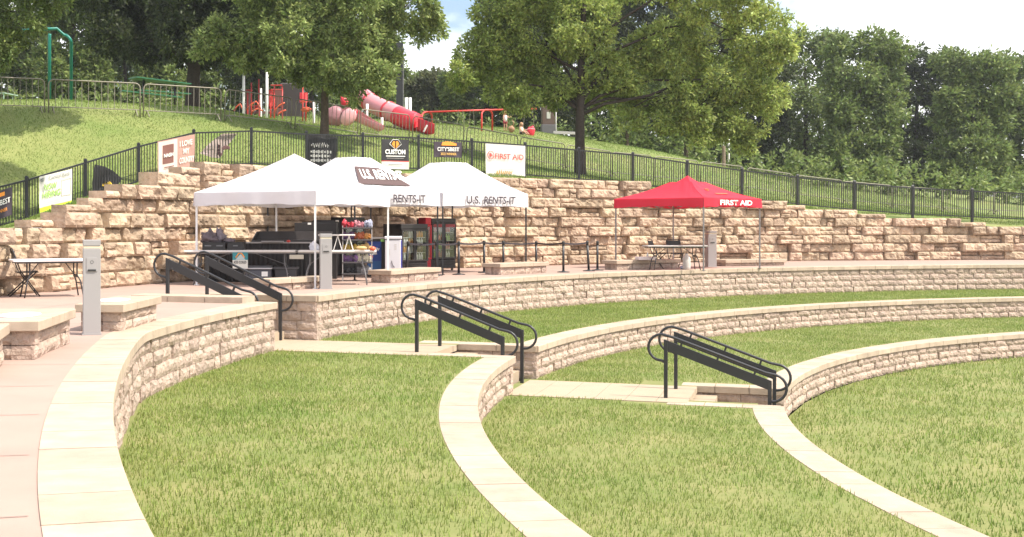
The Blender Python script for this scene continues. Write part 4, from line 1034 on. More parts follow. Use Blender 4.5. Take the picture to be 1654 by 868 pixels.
# black bar counter with the slanted black trough
cnt = thing('serving_counter', 'long black skirted serving counter behind the front folding table', 'counter', W(415, 72.5, 0))
q = MB(); c = W(415, 72.3, 0); q.sheet(c + V(-1.18, 0, 0), c + V(1.25, 0, 0), c + V(1.25, 0, .86), c + V(-1.18, 0, .86), 90, 3, lambda u, v: V(0, -.018 * (1 - .5 * v) * math.sin(u * 150), 0)); q.bbox(c + V(.03, .32, .43), (2.40, .58, .84), None, .01); part('skirt', q, M_KM, cnt)
q = MB(); q.bbox(c + V(.30, .30, .875), (1.9, .66, .03), None, .006); part('countertop', q, mat('counter_grey', (.36, .34, .33), .5), cnt)
tr_ = W(472, 71, 0); q = MB()
q.prism([tr_ + V(-.92, -.1, .893), tr_ + V(.90, -.1, .893), tr_ + V(.90, -.1, .93), tr_ + V(-.92, -.1, .93)], (0, .5, 0))
q.prism([tr_ + V(-.92, .35, .93), tr_ + V(.90, .35, .93), tr_ + V(.90, .42, 1.13), tr_ + V(-.80, .42, 1.13)], (0, .05, 0))
q.prism([tr_ + V(-.92, -.08, .93), tr_ + V(-.92, .38, .93), tr_ + V(-.80, .44, 1.13), tr_ + V(-.84, .30, 1.12)], (.02, 0, 0)); q.prism([tr_ + V(.88, -.08, .93), tr_ + V(.88, .38, .93), tr_ + V(.88, .44, 1.13)], (.02, 0, 0))
single('serving_trough', q, M_K, 'black open topped serving trough on the grey countertop', 'trough')
q = MB(); q.bbox(W(440, 72.6, .905), (.5, .16, .03), rotz(.03), .01); single('serving_tray', q, mat('tray_grey', (.33, .31, .31), .5), 'low grey tray at the left end of the countertop', 'tray')
q = MB(); q.blob(W(466, 73, .915), .035, 3, 8, 6, .3, (1.4, .8, .8)); single('red_wrapper', q, C_RED, 'tiny red wrapper on the countertop', 'wrapper')
# crates, bags on the left of the front table
for i, (px, w, lab) in enumerate(((346, .50, 'black plastic crate with a handle slot under the grey bags'), (381, .36, 'smaller black crate right of the one under the bags'))):
    c = W(px, 74.6, .735); rt = thing('plastic_crate', lab, 'crate', c); q = MB(); q.bbox(c + V(0, .12, .085), (w, .40, .17), None, .012); q.bbox(c + V(0, .12, .16), (w + .02, .42, .02), None, .006); part('tub', q, M_K, rt)
    q = MB()
    for k in ((-1, 1) if w > .4 else (0,)): q.bbox(c + V(k * w * .25, -.085, .09), (w * .28, .012, .028), None, .004)
    part('handle_slot', q, M_TLEG, rt)
M_BAG = mat('grey_bag', (.16, .125, .14), .6, var=.25, scale=9)
q = MB(); q.blob(W(339, 74.4, .99), .17, 4, 18, 14, .9, (.95, .8, .85)); single('grey_bag', q, M_BAG, 'crumpled grey purple bag heaped on the left black crate', 'bag', smooth=True)
q = MB(); q.blob(W(354, 74.2, 1.0), .16, 9, 18, 14, .9, (.75, .7, 1.0)); single('grey_bag', q, mat('grey_bag_light', (.24, .20, .23), .6, var=.2, scale=9), 'upright lighter grey bag leaning against the darker one on the crates', 'bag', smooth=True)
q = MB(); q.blob(W(370, 74.2, .93), .10, 12, 14, 10, .8, (1.3, .7, .5)); single('grey_bag', q, M_BAG, 'small dark bag lying flat between crate and heaped bags', 'bag', smooth=True)
# ice cold sign
c = W(388, 76.9, .43); rt = thing('ice_sign', 'teal and white poster hanging from the front table edge', 'sign', c); sw = .32
q = MB(); q.obox(c + V(0, 0, .10), (sw, .006, .34)); part('sheet', q, mat('cream_board', (.66, .64, .58), .6), rt)
q = MB(); q.obox(c + V(0, -.005, .19), (sw, .003, .16)); part('teal_field', q, mat('teal_ink', (.04, .22, .25), .6), rt)
q = MB(); q.prism([c + V(-.10, -.012, .112), c + V(.11, -.012, .112), c + V(.07, -.012, .17), c + V(.01, -.012, .235), c + V(-.05, -.012, .17)], (0, .003, 0)); part('mountain', q, mat('ice_grey', (.42, .50, .50), .6), rt)
q = MB(); q.tube([c + V(-.09, -.014, .16), c + V(-.03, -.014, .25), c + V(.03, -.014, .25), c + V(.09, -.014, .16)], .012, 5); part('orange_peak', q, C_ORANGE, rt)
text('ICE COLD', c + V(-.13, -.008, .035), (1, 0, 0), (0, 0, 1), .26, .055, C_INK, rt, bold=.03)
# cooler box, storage tub under the table
c = W(418, 76, 0); rt = thing('cool_box', 'grey cool box with a pale rim under the front table', 'cool box', c); q = MB(); q.bbox(c + V(0, 0, .20), (.54, .36, .28), None, .03); part('body', q, mat('coolbox_grey', (.085, .085, .10), .5), rt)
q = MB(); q.bbox(c + V(0, 0, .355), (.58, .40, .03), None, .01); part('rim', q, mat('rim_grey', (.50, .49, .50), .5), rt); q = MB(); q.bbox(c + V(0, 0, .39), (.56, .38, .04), None, .015); part('lid', q, mat('coolbox_lid', (.07, .07, .08), .5), rt)
q = MB(); q.obox(c + V(.14, -.184, .24), (.13, .005, .10)); q2 = part('sticker', q, C_PAPER, rt); q = MB(); q.tube([c + V(-.20, -.19, .32), c + V(-.20, -.22, .20), c + V(-.20, -.19, .14)], .012, 6); part('handle', q, M_DKG, rt)
c = W(462, 75.4, 0); rt = thing('storage_tub', 'dark grey lidded storage tub under the front table, right of the cool box', 'tub', c); q = MB(); q.obox(c + V(0, 0, .17), (.46, .36, .34), Matrix.Rotation(math.pi, 3, 'X'), .9); part('tub', q, mat('tub_grey', (.06, .058, .06), .6), rt); q = MB(); q.bbox(c + V(0, 0, .355), (.54, .42, .035), None, .01); part('lid', q, mat('tub_lid', (.09, .085, .09), .6), rt)
q = MB(); q.obox(c + V(.10, -.178, .14), (.035, .006, .09)); part('sticker', q, C_PAPER, rt)
q = MB(); q.blob(W(438, 74.5, .30), .17, 5, 12, 9, .3, (1, .8, .9)); single('dark_bag', q, M_KM, 'black bag stuffed between cool box and storage tub', 'bag', smooth=True)
q = MB(); q.bbox(W(497, 75, .08), (.34, .3, .10), None, .01); single('low_box', q, mat('cardboard_grey', (.25, .22, .20), .7), 'low cardboard box on the ground left of the pedestal', 'box')
q = MB(); q.bbox(W(479, 76.5, .60), (.30, .02, .09), None, .006); single('cloth_rag', q, mat('cream_cloth', (.5, .46, .38), .8), 'cream cloth hanging under the edge of the front table', 'cloth')
q = MB(); q.blob(W(507, 75.2, .80), .11, 6, 12, 9, .6, (1.0, .8, .95)); single('white_towel', q, mat('white_cloth', (.74, .73, .80), .8), 'white towel heaped on the table beside the tent leg', 'towel', smooth=True)
# small riser table on the right front table
c = W(544, 75.6, .735); rt = thing('table_riser', 'small white topped riser with slanted wire legs on the right front table', 'riser', c)
q = MB(); q.bbox(c + V(0, 0, .325), (.78, .34, .03), None, .008); part('top', q, M_TTOP, rt)
for x in (-.28, .02, .26):
    q = MB()
    for y in (-.12, .12): q.tube([c + V(x, y, .31), c + V(x - .09, y, .0)], .008, 5); q.tube([c + V(x, y, .31), c + V(x + .09, y, .0)], .008, 5)
    part('leg', q, M_TTOP, rt)
# snack rack
c = W(577, 70.8, 0); rt = thing('snack_rack', 'black wire snack rack crowded with colourful bags behind the front table', 'rack', c); M_RK = mat('rack_grey', (.075, .068, .072), .5); M_RP = mat('rack_post', (.42, .40, .40), .4, metal=.4)
for x in (-.33, .33):
    for y in (-.17, .17): q = MB(); q.tube([c + V(x, y, 0), c + V(x, y, 1.26)], .012, 7); part('post', q, M_RP, rt)
SH = (.16, .42, .66, .93, 1.20)
for z in SH: q = MB(); q.bbox(c + V(0, 0, z), (.70, .38, .035), None, .006); part('shelf', q, M_RK, rt)
SN = {1.20: [('red', (.42, .03, .05)), ('pink', (.48, .20, .24)), ('pale blue', (.36, .38, .50))], .93: [('purple', (.10, .05, .13)), ('red and yellow', (.45, .12, .05)), ('orange', (.50, .22, .06))], .66: [('yellow', (.50, .34, .06)), ('tan', (.55, .36, .14))], .42: [('violet', (.20, .10, .25)), ('cream', (.62, .55, .42))], .16: [('dark', (.04, .04, .045)), ('grey', (.25, .24, .24))]}
ords = {1.20: 'top', .93: 'second', .66: 'third', .42: 'fourth', .16: 'bottom'}
src = None
for z, cols in SN.items():
    n = 8
    for i in range(n):
        nmc, colr = cols[(i * len(cols)) // n]
        key = 'snack_' + nmc.replace(' ', '_'); q = MB(); hh = random.uniform(.06, .095); q.blob((0, 0, hh * .95), hh, i + z * 10, 9, 7, .6, (.75, .45, 1.0)); 
        o = single('snack_bag', q, mat(key, colr, .35), f'{nmc} snack bag on the {ords[z]} shelf of the snack rack', 'snack bag', 'snack bags on the rack', base=Vector((0, 0, 0))); o.location = c + V(-.29 + i * .083, -.05 + random.uniform(-.05, .05), z + .018); o.rotation_euler = (0, 0, random.uniform(-.6, .6))
q = MB(); q.blob(W(602, 76.5, .775), .055, 2, 10, 8, .3, (1.2, 1, .8)); single('red_snack', q, mat('snack_red_orange', (.62, .12, .05), .4), 'red orange snack packet at the right end of the front table', 'snack packet', smooth=True)
q = MB(); q.blob(W(584, 76.5, .785), .07, 7, 10, 8, .4, (1.7, 1, .6)); single('tan_snack', q, mat('snack_tan2', (.55, .38, .16), .4), 'tan snack bag lying near the right end of the front table', 'snack bag', smooth=True)
# blue freezer with script, white freezer
c = W(606, 66.5, 0); rt = thing('blue_cooler', 'blue barrel front cooler with white swirling script, right of the snack rack', 'cooler', c + V(0, .25, 0))
q = MB(); q.bbox(c + V(.02, .28, .48), (.44, .52, .90), None, .015); part('body', q, M_DKG, rt); q = MB(); q.bbox(c + V(-.02, .01, .50), (.34, .02, .74), None, .004); part('front_panel', q, mat('royal_blue', (.012, .045, .24), .35), rt)
q = MB(); q.bbox(c + V(-.02, -.003, .27), (.33, .006, .26), None, .002); part('lower_band', q, mat('mid_blue', (.02, .10, .28), .4), rt)
q = MB(); q.bbox(c + V(0, .27, .955), (.46, .54, .05), None, .01); part('lid', q, mat('lid_beige', (.45, .40, .36), .5), rt)
for k, (z, w, a) in enumerate(((.68, .24, .07), (.58, .18, .05))):
    q = MB(); q.tube([c + V(-.14 + w * i / 30, -.008, z + a * math.sin(i * 1.15 + k) * (1 - i / 60)) for i in range(31)], .008, 4); part('script', q, C_PAPER, rt)
q = MB(); q.blob(c + V(-.10, -.012, .50), .04, 1, 10, 8, .1, (1.3, .15, .9)); part('red_emblem', q, C_RED, rt)
c = W(635.5, 67.5, 0); rt = thing('white_freezer', 'white freezer box with a small curved mark, in front of the wide black cooler', 'freezer', c + V(0, .28, 0))
M_WF = mat('freezer_white', (.62, .60, .63), .45); q = MB(); q.bbox(c + V(0, .27, .47), (.38, .50, .90), rotz(-.05), .012); part('body', q, M_WF, rt); q = MB(); q.bbox(c + V(0, .27, .97), (.41, .53, .07), rotz(-.05), .012); part('lid', q, M_WF, rt)
q = MB(); q.bbox(c + V(.20, .25, .47), (.02, .46, .86), rotz(-.05), .004); part('side_panel', q, mat('freezer_blue', (.02, .03, .26), .4), rt)
q = MB(); q.tube([c + V(-.04, .012, .42), c + V(-.035, .012, .36), c + V(-.01, .012, .30), c + V(.03, .012, .26)], .007, 5); part('printed_mark', q, C_INK, rt)
q = MB()
for k in range(5): q.obox(c + V(-.09, .014, .68 - k * .03), (.02, .004, .018))
for k in range(3): q.obox(c + V(.05, .016, .80 - k * .05), (.05, .004, .022))
part('small_print', q, C_PALE, rt)
q = MB(); q.obox(W(618, 67, .90), (.09, .02, .06)); single('green_label', q, mat('green_label_ink', (.16, .36, .08), .5), 'small green label between the blue cooler and the white tent leg', 'label')

# ------------------------------------------------------------------ belt posts
def belt_post(label, px, s, h=.86, lean=0.0):
    b = W(px, s, 0); root = thing('belt_post', label, 'barrier post', b, 'black belt barrier posts'); top = b + V(lean, 0, h)
    q = MB(); q.lathe(b, [(0, 0), (.17, 0), (.165, .018), (.05, .035), (.03, .05)], 20); part('base', q, M_BLACK, root, True)
    q = MB(); q.tube([b + V(0, 0, .03), top - V(0, 0, .09)], .032, 12); part('pole', q, M_BLACK, root, True)
    q = MB(); q.tube([top - V(0, 0, .10), top - V(0, 0, .02), top, top + V(0, 0, .012)], [.040, .040, .036, .02], 12); part('belt_head', q, M_DKG, root, True)
    return root, top - V(0, 0, .045)
bp = []
for lab, px, s, h, ln in (('belt post leaning in front of the wide black cooler', 655, 65, .86, .07), ('belt post just left of the tall black cooler door', 705, 64, .85, 0), ('belt post with a round base at the right side of the tall black cooler', 741, 63, .85, 0),
                          ('belt post behind the left end of the middle bench', 782, 60.5, .85, 0), ('belt post behind the middle of the middle bench', 813, 59, .83, 0), ('belt post behind the right end of the middle bench', 866, 57.5, .81, 0),
                          ('belt post with its base visible, left of the leaning one', 910, 60, .83, 0), ('slightly leaning belt post near the bench by the red tent', 951, 58.5, .83, -.04), ('last belt post, behind the bench by the red tent', 965, 57.5, .82, 0)):
    bp.append(belt_post(lab, px, s, h, ln))
M_BELT = mat('black_belt', (.035, .028, .035), .7)
for (ra, a), (rb, b) in zip(bp[:-2], bp[1:-1]):
    q = MB(); n = 8; pts = [a.lerp(b, i / n) - V(0, 0, .03 * math.sin(math.pi * i / n)) for i in range(n + 1)]
    for i in range(n): q.bar(pts[i], pts[i + 1], .004, .045)
    part('belt', q, M_BELT, ra)
# ------------------------------------------------------------------ play area on the hill
M_RED = mat('red_play_paint', (.55, .045, .035), .4); M_SLIDE = mat('red_slide_plastic', (.60, .035, .055), .35); M_PINK = mat('overexposed_slide_plastic', (.62, .24, .26), .4); M_WP = mat('white_play_post', (.70, .68, .68), .4); M_MAR = mat('brown_panel', (.20, .085, .075), .5)  # pink slide tone is red with overexposure and haze painted in
M_TEAL = mat('teal_play_paint', (.01, .17, .13), .4)
PS = 36.5
def H_(px, s, y): 
    """world point on the hill at that column and scale; z from row y"""
    return W(px, s, y=y)
ps = thing('play_structure', 'red and white play structure with decks, arches and ladders behind the front oak', 'playground structure', W(450, PS, hill(W(450, PS, 0).x, W(450, PS, 0).y)))
def vpost(px, yt, yb, r, m, s=PS, par=ps, nm='post'):
    a = W(px, s, y=yt); b = W(px, s, 0); b.z = min(hill(b.x, b.y), HC + (364 - yb) / s) - .3; q = MB(); q.tube([b, a], r, 10); part(nm, q, m, par, True)
for px, yt, r, m in ((393.5, 100, .062, M_WP), (431, 95, .065, M_WP), (507, 165, .055, M_WP), (421.5, 143, .045, M_WP), (537, 175, .05, M_WP), (593, 168, .06, M_WP), (617, 190, .06, M_WP)):
    vpost(px, yt, 215, r, m, s=PS + (.8 if m is M_WP and r > .06 else 0))
for px, yt in ((406, 134), (418, 128), (437, 148), (443, 138), (456, 140), (419, 148), (489, 138), (494, 150), (400, 148)):
    vpost(px, yt, 200, .030, M_RED, s=PS - .5)
for x0, x1, y0, y1, m in ((397, 405, 147, 180, M_MAR), (434, 441, 146, 176, M_RED), (444, 454, 145, 180, M_MAR), (409, 417, 170, 176, M_RED), (434, 456, 172, 175, M_MAR), (484, 497, 150, 166, M_SLIDE), (397, 456, 180, 184, M_MAR)):
    a = W(x0, PS - 1, y=y1); b = W(x1, PS - 1, y=y0); q = MB(); q.bbox((a + b) / 2, (b.x - a.x, .05, b.z - a.z), None, .01); part('panel', q, m, ps)
for x0, x1, y in ((397, 408, 146), (437, 456, 138), (437, 456, 145), (488, 497, 165)):
    q = MB(); q.tube([W(x0, PS - 1, y=y), W(x1, PS - 1, y=y)], .025, 6); part('rail', q, M_RED, ps)
for i, (x0, y0, x1, y1, x2, y2) in enumerate(((378, 180, 388, 168, 394, 182), (398, 178, 414, 164, 421, 176), (442, 184, 452, 170, 460, 166), (448, 187, 456, 180, 462, 178), (486, 167, 494, 162, 503, 165), (405, 183, 416, 176, 424, 179), (488, 176, 496, 174, 503, 177))):
    P = [W(x0, PS + .5, y=y0), W((x0 * 1.2 + x1 * .8) / 2, PS + .5, y=(y0 * .8 + y1 * 1.2) / 2), W(x1, PS + .5, y=y1), W((x2 + x1) / 2, PS + .5, y=(y1 * 1.1 + y2 * .9) / 2), W(x2, PS + .5, y=y2)]
    q = MB(); q.tube(P, .035, 7); part('climbing_arch', q, mat('orange_red_paint', (.66, .11, .05), .4), ps, True)
for c_, sx in (((494, 178), .24),):
    q = MB(); q.lathe(W(c_[0], PS, y=c_[1]), [(0, -.08), (sx * .5, -.08), (sx, 0), (sx, .04), (0, .05)], 16); part('spring_seat', q, mat('orange_red_paint', (.66, .11, .05), .4), ps, True)
q = MB(); a = W(470, 32.5, y=150); q.bbox(W(472, 32.5, y=166), (1.2, .5, 1.9), None, .05); part('dark_shelter_panel', q, mat('dark_plum_panel', (.05, .04, .042), .6), ps)
q = MB(); q.blob(W(535, PS, y=117), .22, 3, 12, 9, .2); part('roof_finial', q, M_PINK, ps, True)
# spiral / oval slides right of the trunk
sd_ = thing('open_slide', 'double open slide, red washed to pink by glare, just right of the oak trunk', 'slide', W(585, 37.5, hill(W(585, 37.5, 0).x, W(585, 37.5, 0).y)))
def chute(P, w, hgt, m, name, par, side=Vector((.45, -.9, 0))):
    side = side.normalized(); q = MB(); n = len(P)
    prof = [(-w / 2, hgt), (-w / 2 + .03, 0), (0, -.03), (w / 2 - .03, 0), (w / 2, hgt), (w / 2 + .03, hgt - .02), (w / 2, -.05), (0, -.08), (-w / 2, -.05), (-w / 2 - .03, hgt - .02)]
    for p in P:
        for a, b in prof: q.v.append(Vector(p) + side * a + V(0, 0, b))
    k = len(prof)
    for i in range(n - 1):
        for j in range(k): j2 = (j + 1) % k; q.f.append((i * k + j, i * k + j2, (i + 1) * k + j2, (i + 1) * k + j))
    return part(name, q, m, par, True)
def curve(pts, n=10):
    P = [W(x, s, y=y) for x, y, s in pts]; out = []
    for i in range(len(P) - 1):
        p0 = P[max(i - 1, 0)]; p1 = P[i]; p2 = P[i + 1]; p3 = P[min(i + 2, len(P) - 1)]
        for k in range(n):
            t = k / n; out.append(.5 * ((2 * p1) + (p2 - p0) * t + (2 * p0 - 5 * p1 + 4 * p2 - p3) * t * t + (3 * p1 - p0 - 3 * p2 + p3) * t ** 3))
    return out + [P[-1]]
chute(curve([(553, 176, 37), (562, 184, 37.4), (580, 194, 38), (600, 203, 38.5), (614, 209, 38.8)]), .55, .14, M_PINK, 'chute', sd_)
chute(curve([(566, 176, 36.5), (580, 186, 37), (598, 198, 37.5), (616, 208, 38)]), .5, .12, M_PINK, 'chute', sd_)
q = MB(); q.blob(W(562, 190, y=0) if False else W(563, 38, y=189), .42, 2, 16, 12, .05, (.75, .35, .95), Matrix.Rotation(.6, 3, 'Y')); part('spiral_bowl', q, mat('overexposed_slide_pale', (.66, .34, .36), .4), sd_, True)  # paler bowl tone, overexposure painted into the colour
q = MB(); q.blob(W(541, 37, y=188), .5, 5, 16, 12, .1, (.9, .5, .9)); part('spiral_bowl', q, mat('mauve_slide', (.34, .16, .18), .5), sd_, True)
for (x, y, rr) in ((556, 165, .2), (559, 148, .16), (574, 181, .14)):
    q = MB(); q.blob(W(x, 37, y=y), rr, x, 10, 8, .4, (.8, .6, 1.2), Matrix.Rotation(-.5, 3, 'Y')); part('red_panel', q, M_SLIDE, sd_, True)
# tube slide
ts = thing('tube_slide', 'red tube slide coming down to an open mouth at the edge of the lawn', 'slide', W(690, 36, hill(W(690, 36, 0).x, W(690, 36, 0).y)))
P = curve([(588, 158, 34), (598, 166, 34.4), (618, 176, 35), (642, 186, 35.6), (664, 196, 36), (672, 199, 36.1)])
q = MB(); q.tube(P, .43, 20); part('tube', q, M_PINK, ts, True)
for i in (10, 24, 40): q = MB(); q.tube([P[i] - (P[i + 1] - P[i]).normalized() * .05, P[i] + (P[i + 1] - P[i]).normalized() * .05], .47, 20); part('collar', q, M_SLIDE, ts, True)
P2 = curve([(642, 187, 35.7), (658, 194, 36), (672, 199, 36.2)]); q = MB(); q.tube(P2, .445, 20); part('lower_tube', q, M_SLIDE, ts, True)
chute(curve([(668, 206, 36.2), (678, 209, 36.4), (688, 213, 36.6), (694, 215, 36.7)]), .75, .38, M_SLIDE, 'mouth', ts, Vector((.5, -.86, 0)))
q = MB(); q.bbox(W(687, 36.9, y=208), (.08, .06, .34), Matrix.Rotation(.5, 3, 'Y'), .02); part('exit_lip', q, M_WP, ts)
for x in (617, 637): q = MB(); b = W(x, 35.5, 0); q.tube([V(b.x, b.y, hill(b.x, b.y) - .2), W(x, 35.5, y=190)], .05, 8); part('support_post', q, M_WP, ts, True)
# red swing frame
sw = thing('playground_swing', 'red arched swing frame with a long top beam right of the tube slide', 'swing', W(740, 34.5, hill(W(740, 34.5, 0).x, W(740, 34.5, 0).y)))
def arch(x0, x1, yt, yb, s, r, m, par, n=9):
    pts = [W(x0, s, y=yb)]; rad = (x1 - x0) / 2
    for k in range(n + 1): t = math.pi * (1 - k / n); pts.append(W((x0 + x1) / 2 + rad * math.cos(t), s - .5 * k / n, y=yt + rad * .9 - rad * .9 * math.sin(t)))
    pts.append(W(x1, s - .5, y=yb)); q = MB(); q.tube(pts, r, 9); part('arch_leg', q, m, par, True)
arch(681.5, 697.5, 181, 226, 35.5, .042, M_RED, sw); arch(778, 795, 177.5, 228, 34.5, .042, M_RED, sw); pass
q = MB(); q.tube([W(684, 35.3, y=181.5), W(787, 34.3, y=178), W(866, 33.4, y=176)], .042, 9); part('top_beam', q, M_RED, sw, True)
def swing_seat(x, yb, s, label, m=None, bucket=False, dx=9):
    rt = thing('belt_swing', label, 'swing seat', W(x, s, y=yb))
    for k in (-1, 1): q = MB(); q.tube([W(x + k * dx * .5, s, y=178), W(x + k * dx, s, y=yb - 4)], .010, 5); part('chain', q, M_GALV, rt)
    q = MB(); q.bbox(W(x, s, y=yb), (dx * 2 / s, .22, .05), None, .02); part('seat', q, m or M_DKG, rt)
    return rt
swing_seat(744, 222, 35, 'empty black belt swing hanging in the left bay of the red frame', dx=7)
swing_seat(762, 222, 34.8, 'second black belt swing hanging near the right arch of the red frame', dx=5)
bs = thing('chair_swing', 'red high backed chair swing hanging beside the seated child', 'swing seat', W(856, 33.6, y=222))
for k in (-1, 1): q = MB(); q.tube([W(854 + k * 6, 33.6, y=177), W(854 + k * 9, 33.6, y=206)], .012, 5); part('chain', q, M_GALV, bs)
q = MB(); q.blob(W(857, 33.6, y=214), .27, 4, 14, 10, .25, (.75, .45, 1.15), Matrix.Rotation(.35, 3, 'Y')); part('shell', q, M_SLIDE, bs, True)
q = MB(); q.tube([W(846, 33.8, y=217), W(849, 33.8, y=210), W(856, 33.8, y=208), W(864, 33.8, y=209)], .025, 6); part('rim', q, M_PINK, bs, True)
# teal swing frame on the left, picnic table
tf = thing('playground_swing', 'tall teal arched swing frame at the upper left behind the barriers', 'swing', W(97, 44, hill(W(97, 44, 0).x, W(97, 44, 0).y)))
q = MB(); q.tube([W(80, 45, y=175), W(80, 45, y=58), W(80.5, 45, y=55)], .062, 10); part('leg', q, M_TEAL, tf, True)
q = MB(); q.tube([W(115, 43.5, y=175), W(115, 43.5, y=72)] + [W(100 + 15 * math.cos(t), 43.7, y=62 - 14 * math.sin(t) + 8) for t in (.2, .5, .8, 1.1, 1.4)] + [W(92, 44, y=46.5), W(60, 44, y=48), W(36, 44, y=49.5)], .058, 10); part('arch_beam', q, M_TEAL, tf, True)
pt_ = thing('picnic_table', 'green slatted picnic table behind the barriers near the dark shade tree', 'picnic table', W(252, 42, hill(W(252, 42, 0).x, W(252, 42, 0).y)))
M_PG = mat('green_picnic_coat', (.03, .14, .075), .5)
def plank(a, b, w, t, nm): q = MB(); q.bar(a, b, w, t); part(nm, q, M_PG, pt_)
plank(W(214, 42.5, y=126), W(302, 41.3, y=137), .75, .04, 'tabletop'); plank(W(196, 43.8, y=147), W(294, 42.6, y=158), .28, .04, 'bench_seat'); plank(W(226, 41, y=146), W(306, 40, y=152), .28, .04, 'bench_seat')
for x, y0, s in ((232, 130, 42.2), (283, 136, 41.6)):
    q = MB(); q.tube([W(x, s, y=y0), W(x - 1, s, y=y0 + 36)], .045, 8); q.tube([W(x - 14, s + .7, y=y0 + 21), W(x + 12, s - .7, y=y0 + 21)], .03, 6); part('leg_frame', q, M_BLACK, pt_, True)
# tall black column, white twin posts
q = MB(); b = W(645.5, 31, 0); zt = HC + (364 - 70) / 31; b.z = hill(b.x, b.y) - .3; rt = thing('black_column', 'tall slim black square column rising into the sky gap behind the front oak', 'column', b)
q.obox(b + V(0, 0, (zt - b.z) / 2), (.36, .36, zt - b.z)); part('shaft', q, M_BLACK, rt)
q = MB()
for k in range(40): q.obox(b + V(.183, -.186, .4 + k * (zt - b.z - .6) / 40), (.05, .03, .09))
part('perforated_edge', q, M_TLEG, rt)
q = MB(); tw = W(659, 30, 0); tw.z = hill(tw.x, tw.y) - .3; rt = thing('twin_post', 'pair of short white posts just right of the black column', 'post', tw)
for dx in (-.09, .11): q = MB(); q.tube([tw + V(dx, 0, 0), V(tw.x + dx, tw.y, HC + (364 - 158) / 30)], .085, 12); part('post', q, M_WP, rt, True)
# grey kiosk and low frame on the right of the play area
k0 = W(885, 30, 0); k0.z = hill(k0.x, k0.y) - .6; rt = thing('kiosk', 'grey kiosk with a brown upper panel behind the playing children', 'kiosk', k0); zz = lambda y, s=30: HC + (364 - y) / s
q = MB(); q.bbox(V(k0.x, k0.y, (zz(202) + k0.z) / 2), (.74, .6, zz(202) - k0.z), None, .02); part('cabinet', q, mat('kiosk_grey', (.11, .105, .11), .5), rt)
q = MB(); q.bbox(V(k0.x, k0.y, (zz(202) + zz(170)) / 2 + .005), (.66, .5, zz(170) - zz(202)), None, .02); up_ = part('upper_panel', q, mat('kiosk_brown', (.10, .065, .05), .6), rt)
q = MB(); q.obox(V(k0.x, k0.y - .26, zz(187)), (.20, .01, .36)); part('notice', q, mat('notice_paper', (.45, .45, .40), .6), up_)
q = MB(); q.tube([V(k0.x + .43, k0.y, k0.z), V(k0.x + .43, k0.y, zz(150))], .035, 8); part('pole', q, M_WP, rt, True)
fr0 = W(917, 31, 0); fr0.z = hill(fr0.x, fr0.y) - .3; rt = thing('bench_shelter', 'low pale square frame between the kiosk and the right oak trunk', 'frame', fr0)
zz = lambda y: HC + (364 - y) / 31
for x in (898, 934): q = MB(); q.obox(V(W(x, 31, 0).x, fr0.y, (zz(213) + fr0.z) / 2), (.14, .14, zz(213) - fr0.z)); part('post', q, mat('frame_grey', (.40, .38, .37), .5), rt)
q = MB(); q.bar(W(894, 31, y=214), W(938, 31, y=216), .2, .14); part('top_beam', q, mat('frame_grey', (.4, .38, .37), .5), rt)
q = MB(); q.bbox(W(917, 30.6, y=225), (1.0, .1, .34), None, .01); part('dark_infill', q, M_K, rt)
# pale posts far right, and a utility trunk
for px, s, yt, r, m, lab in ((1177, 29.5, 222, .06, M_WP, 'thin pale metal post on the right hillside'), (1168, 30, 222, .045, M_WP, 'shorter pale post beside a wooden stump on the right hillside')):
    b = W(px, s, 0); b.z = hill(b.x, b.y) - .4; q = MB(); q.tube([b, W(px, s, y=yt)], r, 10); q.lathe(W(px, s, y=yt), [(r, 0), (r * 1.15, .02), (r * .7, .07), (0, .08)], 10); single('pale_post', q, M_WP, lab, 'post', smooth=True)
b = W(1169, 30.6, 0); b.z = hill(b.x, b.y) - .3; q = MB(); q.tube([b, W(1169, 30.6, y=236)], [.11, .09], 10); single('wooden_post', q, mat('weathered_wood', (.20, .15, .11), .9, var=.2, scale=8), 'short thick wooden post on the right hillside', 'post')
for px, lab, s in ((1107, 'thin young tree trunk on the right hillside above the red tent', 29.5), (1012, 'slim tree trunk right of the right oak on the far slope', 27)):
    tree('young_tree', lab, px, s, [(px - 5, 170, 60), (px + 20, 120, 70), (px - 25, 110, 60), (px + 5, 205, 28)], 14000, .20, L_MID, M_BARK, .12, group='young trees on the right hillside')
q = MB(); b = W(10, 44, y=154); q.bar(W(2, 44.5, y=150.5), W(24, 43.8, y=155), .3, .035); q.tube([W(6, 44.5, y=151), W(6, 44.5, y=160)], .02, 6); q.tube([W(20, 44, y=154), W(20, 44, y=163)], .02, 6); single('low_bench', q, mat('pale_green_slat', (.30, .42, .34), .5), 'pale green low bench behind the first barrier at the far left', 'bench')

# ------------------------------------------------------------------ people
def skin_body(name, joints, edges, m, root, levels=1):
    me = bpy.data.meshes.new(name); off = wloc(root)
    me.from_pydata([tuple(Vector(j[0]) - off) for j in joints], edges, []); o = bpy.data.objects.new(name, me); COL.objects.link(o)
    md = o.modifiers.new('s', 'SKIN'); md.use_smooth_shade = True
    for i, j in enumerate(joints): me.skin_vertices[0].data[i].radius = (j[1], j[1]); me.skin_vertices[0].data[i].use_root = (i == 0)
    sb = o.modifiers.new('u', 'SUBSURF'); sb.levels = levels; sb.render_levels = levels
    bpy.context.view_layer.update(); dg = bpy.context.evaluated_depsgraph_get(); me2 = bpy.data.meshes.new_from_object(o.evaluated_get(dg)); bpy.data.objects.remove(o)
    me2.materials.clear(); return link(name, me2, m, root, True)
M_SKIN = mat('skin', (.50, .27, .18), .6); M_BLOND = mat('blond_hair', (.55, .36, .14), .7); M_BROWN = mat('brown_hair', (.16, .08, .04), .7)
